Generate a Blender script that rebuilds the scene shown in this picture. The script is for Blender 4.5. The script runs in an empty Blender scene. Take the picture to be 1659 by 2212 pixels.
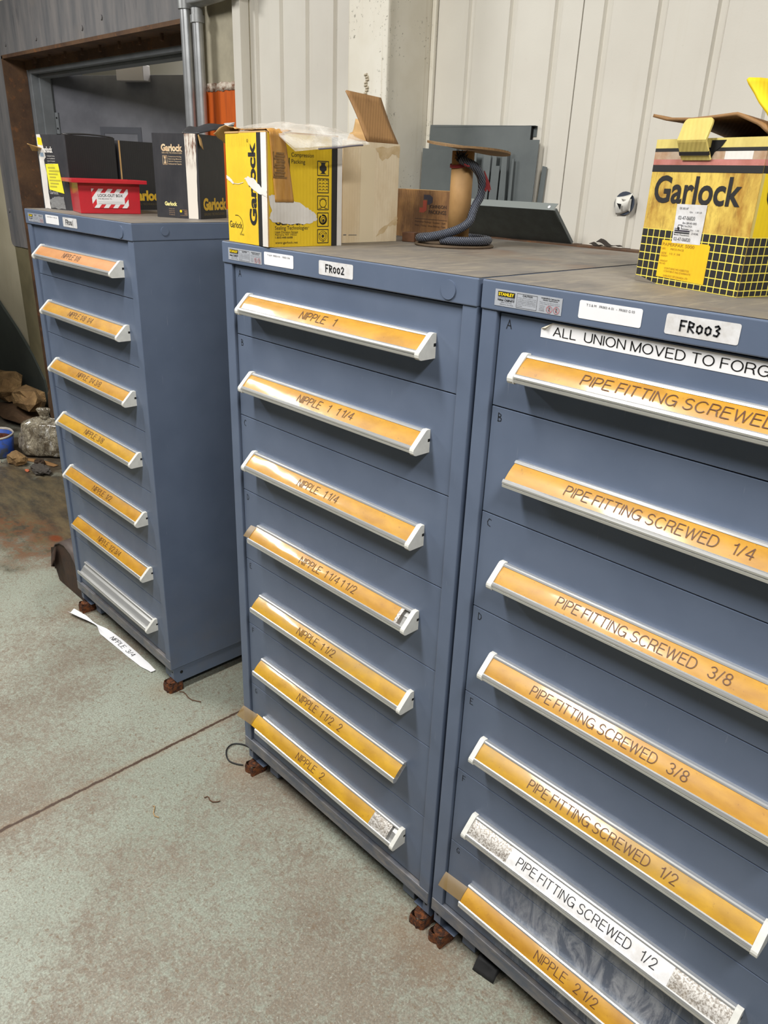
import bpy, math, random
from mathutils import Vector, Matrix, noise
random.seed(7)
PI = math.pi
scene = bpy.context.scene
COL = scene.collection

# ------------------------------------------------------------------ camera
cam_d = bpy.data.cameras.new('camera')
cam_d.sensor_width = 36.0
cam_d.lens = 36.0 * 1659.576 / 2212.0
cam_d.clip_start = 0.02
cam_o = bpy.data.objects.new('camera', cam_d)
COL.objects.link(cam_o)
_r = Vector((0.6932, 0.7198, 0.0361)); _d = Vector((0.3106, -0.2531, -0.9162)); _f = Vector((-0.6504, 0.6463, -0.3990))
_u = -_d; _b = -_f
cam_o.matrix_world = Matrix(((_r.x, _u.x, _b.x, 1.59826), (_r.y, _u.y, _b.y, -1.03200), (_r.z, _u.z, _b.z, 1.69099), (0, 0, 0, 1)))
scene.camera = cam_o

# ------------------------------------------------------------------ view, world, lamps
vs = scene.view_settings
vs.view_transform = 'Standard'
vs.look = 'None'
vs.gamma = 1.0
vs.use_curve_mapping = False
vs.exposure = -0.18
w = bpy.data.worlds.new('world'); scene.world = w
w.use_nodes = True
bg = w.node_tree.nodes['Background']
bg.inputs[0].default_value = (0.92, 0.96, 1.0, 1)
bg.inputs[1].default_value = 0.05

def lamp(name, loc, rot, sx, sy, power, col=(1, 0.985, 0.955)):
    l = bpy.data.lights.new(name, 'AREA'); l.shape = 'RECTANGLE'; l.size = sx; l.size_y = sy; l.energy = power; l.color = col
    o = bpy.data.objects.new(name, l); COL.objects.link(o); o.location = loc; o.rotation_euler = rot
    return o
lamp('ceiling_strip_light', (0.05, -1.35, 3.25), (0, 0, 0), 0.34, 1.3, 100)
lamp('ceiling_strip_light', (2.45, -1.20, 3.25), (0, 0, 0), 0.34, 1.3, 110)
lamp('ceiling_strip_light', (-2.62, -1.15, 3.25), (0, 0, 0), 0.34, 1.3, 115)
lamp('next_room_light', (-3.6, 2.7, 3.4), (0, 0, 0), 1.2, 0.3, 110)

# ------------------------------------------------------------------ materials
def lin(c):
    return tuple(((x / 255) / 12.92 if x / 255 <= 0.04045 else (((x / 255) + 0.055) / 1.055) ** 2.4) for x in c) + (1.0,)
class NT:
    def __init__(s, name):
        m = bpy.data.materials.new(name); m.use_nodes = True
        s.m = m; s.t = m.node_tree; s.n = s.t.nodes; s.l = s.t.links
        s.b = s.n['Principled BSDF']; s.out = s.n['Material Output']
        s.co = s.n.new('ShaderNodeTexCoord').outputs['Object']
    def new(s, t, **k):
        n = s.n.new(t)
        for a, v in k.items(): setattr(n, a, v)
        return n
    def link(s, a, b): s.l.new(a, b)
    def mapping(s, scale=(1, 1, 1), loc=(0, 0, 0), rot=(0, 0, 0), src=None):
        mp = s.new('ShaderNodeMapping'); mp.inputs['Scale'].default_value = scale; mp.inputs['Location'].default_value = loc; mp.inputs['Rotation'].default_value = rot
        s.link(src or s.co, mp.inputs['Vector']); return mp.outputs[0]
    def noise(s, scale, detail=4, rough=0.55, src=None, dist=0):
        n = s.new('ShaderNodeTexNoise'); n.inputs['Scale'].default_value = scale; n.inputs['Detail'].default_value = detail; n.inputs['Roughness'].default_value = rough; n.inputs['Distortion'].default_value = dist
        s.link(src or s.co, n.inputs['Vector']); return n.outputs['Fac']
    def voro(s, scale, src=None, feat='F1'):
        n = s.new('ShaderNodeTexVoronoi', feature=feat); n.inputs['Scale'].default_value = scale
        s.link(src or s.co, n.inputs['Vector']); return n.outputs['Distance']
    def ramp(s, fac, a, b, va=0.0, vb=1.0):
        n = s.new('ShaderNodeMapRange'); n.clamp = True
        for i, v in ((1, a), (2, b), (3, va), (4, vb)): n.inputs[i].default_value = v
        s.link(fac, n.inputs[0]); return n.outputs[0]
    def math(s, op, a, b=None, c=None):
        n = s.new('ShaderNodeMath', operation=op)
        for i, v in enumerate((a, b, c)):
            if v is None: continue
            if isinstance(v, (int, float)): n.inputs[i].default_value = v
            else: s.link(v, n.inputs[i])
        return n.outputs[0]
    def mix(s, fac, a, b, blend='MIX'):
        n = s.new('ShaderNodeMix', data_type='RGBA', blend_type=blend)
        if isinstance(fac, (int, float)): n.inputs[0].default_value = fac
        else: s.link(fac, n.inputs[0])
        for i, v in ((6, a), (7, b)):
            if isinstance(v, tuple): n.inputs[i].default_value = v
            else: s.link(v, n.inputs[i])
        return n.outputs[2]
    def color(s, c):
        if isinstance(c, tuple): s.b.inputs['Base Color'].default_value = c
        else: s.link(c, s.b.inputs['Base Color'])
    def set(s, rough=0.5, metal=0.0, coat=0.0, coat_rough=0.05, spec=None):
        if isinstance(rough, (int, float)): s.b.inputs['Roughness'].default_value = rough
        else: s.link(rough, s.b.inputs['Roughness'])
        s.b.inputs['Metallic'].default_value = metal
        s.b.inputs['Coat Weight'].default_value = coat; s.b.inputs['Coat Roughness'].default_value = coat_rough
        if spec is not None: s.b.inputs['Specular IOR Level'].default_value = spec
    def bump(s, h, strength=0.2, dist=0.01):
        n = s.new('ShaderNodeBump'); n.inputs['Strength'].default_value = strength; n.inputs['Distance'].default_value = dist
        s.link(h, n.inputs['Height']); s.link(n.outputs[0], s.b.inputs['Normal']); return n.outputs[0]
    def xyz(s, src=None):
        n = s.new('ShaderNodeSeparateXYZ'); s.link(src or s.co, n.inputs[0]); return n.outputs

def plain(name, c, rough=0.5, metal=0.0, var=0.0, scale=30.0, coat=0.0, bump=0.0, c2=None):
    t = NT(name)
    a = lin(c)
    if var or c2:
        b = lin(c2) if c2 else tuple(x * (1 - var) for x in a[:3]) + (1.0,)
        t.color(t.mix(t.ramp(t.noise(scale, 5, 0.6), 0.35, 0.65), a, b))
    else: t.color(a)
    t.set(rough, metal, coat)
    if bump: t.bump(t.noise(scale * 3, 4), bump, 0.004)
    return t.m

def m_paint(scuff=False):
    t = NT('blue_grey_enamel' + ('_scuffed' if scuff else ''))
    a = lin((97, 109, 130)); b = lin((90, 102, 123))
    c = t.mix(t.ramp(t.noise(6, 4), 0.35, 0.65), a, b)
    # fine dust specks and hairline scratches that sit on the enamel
    sc = t.noise(1, 3, 0.6, t.mapping((160, 160, 14), rot=(0.2, 0.35, 0)))
    c = t.mix(t.math('MULTIPLY', t.ramp(sc, 0.70, 0.78), 0.28), c, lin((150, 155, 165)))
    z = t.xyz()[2]
    low = t.ramp(z, 0.5, 0.06)
    dust = t.math('MULTIPLY', low, t.ramp(t.noise(9, 6, 0.65), 0.42, 0.72))
    c = t.mix(t.math('MULTIPLY', dust, 0.35), c, lin((112, 106, 100)))
    if scuff:
        x = t.xyz()[0]
        band = t.math('MULTIPLY', t.ramp(x, 0.12, 0.30), t.ramp(z, 0.46, 0.30))
        st = t.noise(1, 7, 0.72, t.mapping((34, 34, 9), rot=(0, 0.55, 0)), 0.8)
        k = t.math('MULTIPLY', band, t.ramp(st, 0.46, 0.62))
        c = t.mix(t.math('MULTIPLY', k, 0.70), c, lin((190, 194, 204)))
    t.color(c); t.set(t.ramp(t.noise(14, 3), 0.3, 0.7, 0.34, 0.46), spec=0.42)
    t.bump(t.noise(420, 2), 0.05, 0.001)
    return t.m
PAINT = m_paint(); PAINT_SC = m_paint(True)

def m_top():
    t = NT('dusty_cabinet_top')
    n1 = t.noise(7, 6, 0.6); n2 = t.noise(1, 5, 0.65, t.mapping((70, 12, 1)))
    c = t.mix(t.ramp(n1, 0.35, 0.7), lin((128, 120, 109)), lin((102, 98, 95)))
    c = t.mix(t.math('MULTIPLY', t.ramp(n2, 0.5, 0.68), 0.6), c, lin((152, 142, 124)))
    c = t.mix(t.math('MULTIPLY', t.ramp(t.noise(4, 4, 0.6), 0.56, 0.7), 0.55), c, lin((116, 88, 66)))
    c = t.mix(t.math('MULTIPLY', t.ramp(t.noise(30, 5, 0.7), 0.62, 0.72), 0.5), c, lin((84, 84, 86)))
    t.color(c); t.set(t.ramp(n1, 0.3, 0.7, 0.42, 0.7)); t.bump(t.noise(60, 5), 0.1, 0.002)
    return t.m
DUST = m_top()
def m_rail():
    t = NT('worn_bottom_rail')
    n = t.noise(1, 6, 0.7, t.mapping((14, 40, 40)))
    c = t.mix(t.ramp(n, 0.40, 0.62), lin((92, 98, 110)), lin((128, 124, 122)))
    t.color(c); t.set(0.42); return t.m
RAIL = m_rail()
def m_alu():
    t = NT('brushed_aluminium')
    n = t.noise(1, 3, 0.6, t.mapping((5, 600, 600)))
    t.color(t.mix(t.ramp(n, 0.3, 0.7), lin((232, 232, 230)), lin((205, 205, 203)))); t.set(0.32, 0.75); return t.m
ALU = m_alu()
CAPW = plain('white_plastic_cap', (216, 215, 208), 0.42, 0, 0.12, 60)
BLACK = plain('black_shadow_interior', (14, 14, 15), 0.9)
INK = plain('black_printing', (22, 21, 22), 0.55)
INKA = plain('faded_ink_on_amber', (84, 46, 18), 0.5)
PEN = plain('dark_marker', (26, 28, 34), 0.6)
def m_amber(name='amber_label', a=(192, 142, 36), b=(168, 118, 26), d=(166, 130, 64)):
    t = NT(name)
    mp = t.mapping((14, 30, 30))
    c = t.mix(t.ramp(t.noise(1, 5, 0.6, mp), 0.35, 0.65), lin(a), lin(b))
    c = t.mix(t.math('MULTIPLY', t.ramp(t.noise(4.5, 6, 0.65, None, 0.8), 0.55, 0.70), 0.55), c, lin(d))
    c = t.mix(t.math('MULTIPLY', t.ramp(t.noise(140, 3, 0.7), 0.64, 0.72), 0.5), c, lin((120, 74, 26)))
    t.color(c); t.set(0.42, 0, 0.45, 0.11)
    nb = t.new('ShaderNodeBump'); nb.inputs['Strength'].default_value = 0.15; nb.inputs['Distance'].default_value = 0.012
    t.link(t.noise(1, 1.5, 0.4, t.mapping((11, 22, 22))), nb.inputs['Height']); t.link(nb.outputs[0], t.b.inputs['Coat Normal'])
    return t.m
AMBER = m_amber()
AMBER_Y = m_amber('worn_amber_label', (196, 150, 32), (170, 126, 28), (158, 128, 66))
AMBER_P = m_amber('pale_amber_label', (198, 138, 78), (188, 124, 64), (190, 140, 88))
def m_speck():
    t = NT('speckled_worn_strip')
    c = t.mix(t.ramp(t.noise(260, 3, 0.7), 0.42, 0.6), lin((206, 202, 196)), lin((132, 124, 114)))
    c = t.mix(t.math('MULTIPLY', t.ramp(t.noise(40, 4), 0.55, 0.7), 0.4), c, lin((150, 136, 116)))
    t.color(c); t.set(0.4, 0.25); return t.m
SPECK = m_speck()
PAPER = plain('white_paper', (236, 236, 238), 0.6, 0, 0.04, 20)
PAPER_D = plain('dirty_white_paper', (226, 226, 228), 0.5, 0, 0, 45, 0.2, 0, (204, 201, 198))
SILVER = plain('silver_sticker', (190, 194, 202), 0.38, 0.25, 0.1, 50)
GREYTXT = plain('grey_small_print', (92, 92, 96), 0.6)
YELINK = plain('yellow_ink', (250, 216, 30), 0.5)
PINK = plain('pink_red_ink', (196, 120, 124), 0.5)
def m_trans(name, c, alpha, rough=0.25, bumpscale=0):
    t = NT(name); t.color(lin(c)); t.set(rough, 0, 0)
    t.b.inputs['Alpha'].default_value = alpha
    if bumpscale: t.bump(t.noise(bumpscale, 4), 0.5, 0.01)
    return t.m
TAPE = m_trans('brown_clear_tape', (136, 112, 72), 0.72, 0.3)
RUST = NT('flaking_rust')
_c = RUST.mix(RUST.ramp(RUST.noise(70, 6, 0.75), 0.44, 0.62), lin((50, 28, 18)), lin((122, 68, 30)))
RUST.color(_c); RUST.set(0.9); RUST.bump(RUST.noise(90, 5, 0.7), 0.7, 0.006); RUST = RUST.m
def m_rustframe():
    t = NT('rusty_steel_frame')
    c = t.mix(t.ramp(t.noise(5, 6, 0.65), 0.35, 0.65), lin((104, 76, 52)), lin((70, 50, 38)))
    c = t.mix(t.ramp(t.noise(22, 5, 0.7), 0.56, 0.7), c, lin((126, 82, 48)))
    t.color(c); t.set(0.8); t.bump(t.noise(50, 4), 0.3, 0.004); return t.m
RUSTF = m_rustframe()

# ------------------------------------------------------------------ mesh builder
_tc = {}
def text_mesh(s, bold=0.0, shear=0.0):
    k = (s, bold, shear)
    if k in _tc: return _tc[k]
    cu = bpy.data.curves.new('lettering', 'FONT'); cu.body = s; cu.offset = bold; cu.shear = shear; cu.resolution_u = 4
    o = bpy.data.objects.new('lettering', cu); COL.objects.link(o)
    dg = bpy.context.evaluated_depsgraph_get()
    me = bpy.data.meshes.new_from_object(o.evaluated_get(dg))
    vv = [v.co.copy() for v in me.vertices]; ff = [tuple(p.vertices) for p in me.polygons]
    x0 = min(v.x for v in vv); x1 = max(v.x for v in vv); y0 = min(v.y for v in vv); y1 = max(v.y for v in vv)
    vv = [((v.x - x0) / (x1 - x0), (v.y - y0) / (y1 - y0)) for v in vv]
    asp = (x1 - x0) / (y1 - y0)
    bpy.data.objects.remove(o); bpy.data.curves.remove(cu); bpy.data.meshes.remove(me)
    _tc[k] = (vv, ff, asp); return _tc[k]

def _arc(cx, cy, rx, ry, a0, a1, n=10): return [(cx + rx * math.cos(math.radians(a0 + (a1 - a0) * k / n)), cy + ry * math.sin(math.radians(a0 + (a1 - a0) * k / n))) for k in range(n + 1)]
GL = {   # single-stroke grotesque capitals and figures: (width, strokes)
 'A': (.66, [[(0, 0), (.33, 1), (.66, 0)], [(.11, .33), (.55, .33)]]), 'C': (.68, [_arc(.36, .5, .36, .5, 42, 318, 18)]),
 'D': (.64, [[(0, 0), (0, 1), (.26, 1)] + _arc(.26, .5, .38, .5, 90, -90, 14) + [(0, 0)]]), 'E': (.52, [[(.52, 1), (0, 1), (0, 0), (.54, 0)], [(0, .53), (.48, .53)]]),
 'F': (.50, [[(.52, 1), (0, 1), (0, 0)], [(0, .52), (.45, .52)]]), 'G': (.70, [_arc(.36, .5, .36, .5, 42, 330, 18) + [(.70, .46), (.40, .46)], [(.70, .46), (.70, 0)]]),
 'I': (.0, [[(0, 0), (0, 1)]]), 'K': (.6, [[(0, 0), (0, 1)], [(.58, 1), (0, .38)], [(.2, .58), (.6, 0)]]), 'L': (.46, [[(0, 1), (0, 0), (.48, 0)]]), 'M': (.72, [[(0, 0), (0, 1), (.36, 0), (.72, 1), (.72, 0)]]),
 'N': (.60, [[(0, 0), (0, 1), (.60, 0), (.60, 1)]]), 'O': (.74, [_arc(.37, .5, .37, .5, 0, 360, 24)]), 'P': (.56, [[(0, 0), (0, 1), (.30, 1)] + _arc(.30, .73, .25, .27, 90, -90, 10) + [(0, .46)]]),
 'R': (.60, [[(0, 0), (0, 1), (.32, 1)] + _arc(.32, .74, .25, .26, 90, -90, 10) + [(0, .48)], [(.36, .48), (.50, .38), (.54, .12), (.60, 0)]]),
 'S': (.58, [_arc(.29, .75, .25, .25, 25, 250, 12) + [(.36, .48)] + _arc(.29, .25, .28, .25, 60, -155, 12)]), 'T': (.60, [[(0, 1), (.60, 1)], [(.30, 1), (.30, 0)]]),
 'U': (.62, [[(0, 1), (0, .30)] + _arc(.31, .30, .31, .30, 180, 360, 12) + [(.62, 1)]]), 'V': (.64, [[(0, 1), (.32, 0), (.64, 1)]]), 'W': (.92, [[(0, 1), (.23, 0), (.46, 1), (.69, 0), (.92, 1)]]),
 'X': (.6, [[(0, 0), (.6, 1)], [(0, 1), (.6, 0)]]), 'B': (.58, [[(0, 0), (0, 1), (.3, 1)] + _arc(.3, .76, .22, .24, 90, -90, 8) + [(0, .52)], [(.3, .52)] + _arc(.3, .26, .27, .26, 90, -90, 8) + [(0, 0)]]),
 '1': (.30, [[(.02, .76), (.20, .84), (.27, 1), (.27, 0)]]), '2': (.50, [[(.0, .70)] + _arc(.25, .74, .24, .26, 175, -20, 10) + [(.30, .34), (.02, 0), (.52, 0)]]),
 '3': (.52, [_arc(.25, .75, .23, .25, 160, -85, 10) + _arc(.25, .26, .26, .26, 85, -165, 12)]), '4': (.54, [[(.40, 0), (.40, 1), (0, .30), (.56, .30)]]), '8': (.52, [_arc(.26, .76, .22, .24, 0, 360, 16), _arc(.26, .26, .26, .26, 0, 360, 16)]),
 '/': (.30, [[(0, 0), (.30, 1)]]), '-': (.3, [[(0, .4), (.3, .4)]]) }
_gc = {}
def grotesque(t, th=0.085):
    k = (t, th)
    if k in _gc: return _gc[k]
    vs = []; fs = []; a = 0.0
    for ch in t:
        if ch == ' ': a += 0.30; continue
        wd, sts = GL[ch]
        for st in sts:
            for (x0, y0), (x1, y1) in zip(st, st[1:]):
                L = math.hypot(x1 - x0, y1 - y0)
                if L < 1e-6: continue
                dx, dy = (x1 - x0) / L * th / 2, (y1 - y0) / L * th / 2; b_ = len(vs); x0_, x1_ = a + x0, a + x1; e_ = 0.45
                vs += [(x0_ - dx * e_ + dy, y0 - dy * e_ - dx), (x1_ + dx * e_ + dy, y1 + dy * e_ - dx), (x1_ + dx * e_ - dy, y1 + dy * e_ + dx), (x0_ - dx * e_ - dy, y0 - dy * e_ + dx)]
                fs.append((b_, b_ + 1, b_ + 2, b_ + 3))
        a += wd + 0.20
    w_ = a - 0.20
    vs = [(x / w_, y) for x, y in vs]
    _gc[k] = (vs, fs, w_); return _gc[k]

class MB:
    def __init__(s, mat=None): s.v = []; s.f = []; s.mi = []; s.sm = []; s.mats = []; s.cur = mat; s.M = None
    def _m(s, mat):
        mat = mat or s.cur
        if mat not in s.mats: s.mats.append(mat)
        return s.mats.index(mat)
    def add(s, vs, fs, mat=None, smooth=False):
        b = len(s.v); i = s._m(mat)
        for p in vs:
            p = Vector(p)
            s.v.append(tuple(s.M @ p) if s.M else tuple(p))
        for f in fs: s.f.append(tuple(b + k for k in f)); s.mi.append(i); s.sm.append(smooth)
        return s
    def poly(s, pts, mat=None): return s.add(pts, [tuple(range(len(pts)))], mat)
    def box(s, x0, y0, z0, x1, y1, z1, mat=None):
        x0, x1 = sorted((x0, x1)); y0, y1 = sorted((y0, y1)); z0, z1 = sorted((z0, z1))
        return s.add([(x0, y0, z0), (x1, y0, z0), (x1, y1, z0), (x0, y1, z0), (x0, y0, z1), (x1, y0, z1), (x1, y1, z1), (x0, y1, z1)],
                     [(3, 2, 1, 0), (4, 5, 6, 7), (0, 1, 5, 4), (1, 2, 6, 5), (2, 3, 7, 6), (3, 0, 4, 7)], mat)
    def hexa(s, P, mat=None):   # 8 corners, bottom ring then top ring
        return s.add(P, [(3, 2, 1, 0), (4, 5, 6, 7), (0, 1, 5, 4), (1, 2, 6, 5), (2, 3, 7, 6), (3, 0, 4, 7)], mat)
    def prism_x(s, prof, x0, x1, mat=None, smooth=False, caps=True):   # prof: (y,z) loop
        n = len(prof)
        vs = [(x0, y, z) for y, z in prof] + [(x1, y, z) for y, z in prof]
        fs = [(i, (i + 1) % n, n + (i + 1) % n, n + i) for i in range(n)]
        s.add(vs, fs, mat, smooth)
        if caps: s.add(vs, [tuple(range(n - 1, -1, -1)), tuple(range(n, 2 * n))], mat)
        return s
    def prism_z(s, prof, z0, z1, mat=None, smooth=False):
        n = len(prof)
        vs = [(x, y, z0) for x, y in prof] + [(x, y, z1) for x, y in prof]
        s.add(vs, [(i, (i + 1) % n, n + (i + 1) % n, n + i) for i in range(n)], mat, smooth)
        return s.add(vs, [tuple(range(n - 1, -1, -1)), tuple(range(n, 2 * n))], mat)
    def prism_y(s, prof, y0, y1, mat=None, smooth=False):   # prof: (x,z)
        n = len(prof)
        vs = [(x, y0, z) for x, z in prof] + [(x, y1, z) for x, z in prof]
        s.add(vs, [(i, n + i, n + (i + 1) % n, (i + 1) % n) for i in range(n)], mat, smooth)
        return s.add(vs, [tuple(range(n)), tuple(range(2 * n - 1, n - 1, -1))], mat)
    def grid(s, fn, nu, nv, mat=None, smooth=True):
        vs = [fn(i / nu, j / nv) for j in range(nv + 1) for i in range(nu + 1)]
        fs = [(j * (nu + 1) + i, j * (nu + 1) + i + 1, (j + 1) * (nu + 1) + i + 1, (j + 1) * (nu + 1) + i) for j in range(nv) for i in range(nu)]
        return s.add(vs, fs, mat, smooth)
    def tube(s, path, r, seg=10, mat=None, closed=False, caps=True):
        P = [Vector(p) for p in path]; n = len(P); rings = []; up = None
        for i in range(n):
            a = P[(i - 1) % n] if (closed or i) else P[i]; b = P[(i + 1) % n] if (closed or i < n - 1) else P[i]
            t = (b - a).normalized()
            if up is None: up = t.orthogonal().normalized()
            up = (up - t * up.dot(t)).normalized(); sd = t.cross(up)
            rr = r[i] if isinstance(r, (list, tuple)) else r
            rings.append([P[i] + (up * math.cos(2 * PI * k / seg) + sd * math.sin(2 * PI * k / seg)) * rr for k in range(seg)])
        vs = [p for q in rings for p in q]
        m = n if closed else n - 1
        fs = [(i * seg + k, i * seg + (k + 1) % seg, ((i + 1) % n) * seg + (k + 1) % seg, ((i + 1) % n) * seg + k) for i in range(m) for k in range(seg)]
        s.add(vs, fs, mat, True)
        if caps and not closed: s.add(vs, [tuple(range(seg - 1, -1, -1)), tuple((n - 1) * seg + k for k in range(seg))], mat)
        return s
    def lathe(s, prof, c, seg=32, mat=None, smooth=True, wob=None):   # prof (r,z)
        n = len(prof); vs = []
        for r, z in prof:
            for k in range(seg):
                a = 2 * PI * k / seg; rr = r * (wob(a, z) if wob else 1)
                vs.append((c[0] + rr * math.cos(a), c[1] + rr * math.sin(a), c[2] + z))
        fs = [(i * seg + k, i * seg + (k + 1) % seg, (i + 1) * seg + (k + 1) % seg, (i + 1) * seg + k) for i in range(n - 1) for k in range(seg)]
        return s.add(vs, fs, mat, smooth)
    def disc(s, c, r, n, u, seg=24, mat=None, h=0.0):
        c = Vector(c); u = Vector(u).normalized(); n = Vector(n).normalized(); w_ = n.cross(u)
        vs = [c + (u * math.cos(2 * PI * k / seg) + w_ * math.sin(2 * PI * k / seg)) * r for k in range(seg)]
        if h:
            v2 = [p + n * h for p in vs]
            s.add(vs + v2, [(k, (k + 1) % seg, seg + (k + 1) % seg, seg + k) for k in range(seg)], mat)
            vs = v2
        return s.add(vs, [tuple(range(seg))], mat)
    # ---- flat printing in a frame (o, u, v): coordinates are metres along u and v, lifted by e along n
    def frame(s, o, u, v, n): s.fr = (Vector(o), Vector(u), Vector(v), Vector(n)); return s
    def P(s, a, b, e=0.0003):
        o, u, v, n = s.fr; return o + u * a + v * b + n * e
    def fpoly(s, pts, mat, e=0.0003): return s.poly([s.P(a, b, e) for a, b in pts], mat)
    def frect(s, a0, b0, a1, b1, mat, e=0.0003): return s.fpoly([(a0, b0), (a1, b0), (a1, b1), (a0, b1)], mat, e)
    def ftext(s, t, a0, b0, wid, hei, mat, bold=0.0, e=0.0006, rot=0, shear=0.0):
        vv, ff, asp = text_mesh(t, bold, shear)
        if wid is None: wid = hei * asp
        out = []
        for x, y in vv:
            x *= wid; y *= hei
            if rot == 90: x, y = -y, x
            elif rot: c_, s_ = math.cos(rot), math.sin(rot); x, y = x * c_ - y * s_, x * s_ + y * c_
            out.append(s.P(a0 + x, b0 + y, e))
        return s.add(out, ff, mat)
    def gtext(s, t, a0, b0, wid, hei, mat, e=0.0006, th=0.085):
        vv, ff, asp = grotesque(t, th)
        if wid is None: wid = hei * asp
        return s.add([s.P(a0 + x * wid, b0 + y * hei, e) for x, y in vv], ff, mat)
    def stroke(s, pts, wd, mat, e=0.0005):
        for (a, b), (c, d) in zip(pts, pts[1:]):
            L = math.hypot(c - a, d - b) or 1e-6; tx, ty = (c - a) / L, (d - b) / L; nx, ny = -ty * wd / 2, tx * wd / 2; h = wd * 0.35
            a2, b2, c2, d2 = a - tx * h, b - ty * h, c + tx * h, d + ty * h
            s.fpoly([(a2 - nx, b2 - ny), (c2 - nx, d2 - ny), (c2 + nx, d2 + ny), (a2 + nx, b2 + ny)], mat, e)
        return s
    def build(s, name, parent=None, bevel=0.0, seg=2, solid=0.0, sub=0, loc=None, rot=None):
        me = bpy.data.meshes.new(name); me.from_pydata(s.v, [], s.f)
        for m in s.mats: me.materials.append(m)
        me.polygons.foreach_set('material_index', s.mi); me.polygons.foreach_set('use_smooth', s.sm); me.update()
        o = bpy.data.objects.new(name, me); COL.objects.link(o)
        if parent: o.parent = parent
        if loc: o.location = loc
        if rot: o.rotation_euler = rot
        if solid:
            md = o.modifiers.new('solid', 'SOLIDIFY'); md.thickness = solid; md.offset = 0
        if bevel:
            md = o.modifiers.new('bevel', 'BEVEL'); md.width = bevel; md.segments = seg; md.limit_method = 'ANGLE'; md.angle_limit = math.radians(40)
        if sub:
            md = o.modifiers.new('sub', 'SUBSURF'); md.levels = sub; md.render_levels = sub
        return o

def tag(o, label=None, cat=None, group=None, kind=None):
    if label: o['label'] = label
    if cat: o['category'] = cat
    if group: o['group'] = group
    if kind: o['kind'] = kind
    return o
def thing(name, label, cat, loc=(0, 0, 0), rz=0.0, group=None):
    o = bpy.data.objects.new(name, None); COL.objects.link(o); o.location = loc; o.rotation_euler = (0, 0, rz); o.empty_display_size = 0.05
    return tag(o, label, cat, group)
def struct(o, label=None): o['kind'] = 'structure'; 
def fbm(p, sc, oct_=4): return noise.fractal(Vector(p) * sc, 1.0, 2.0, oct_)

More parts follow.
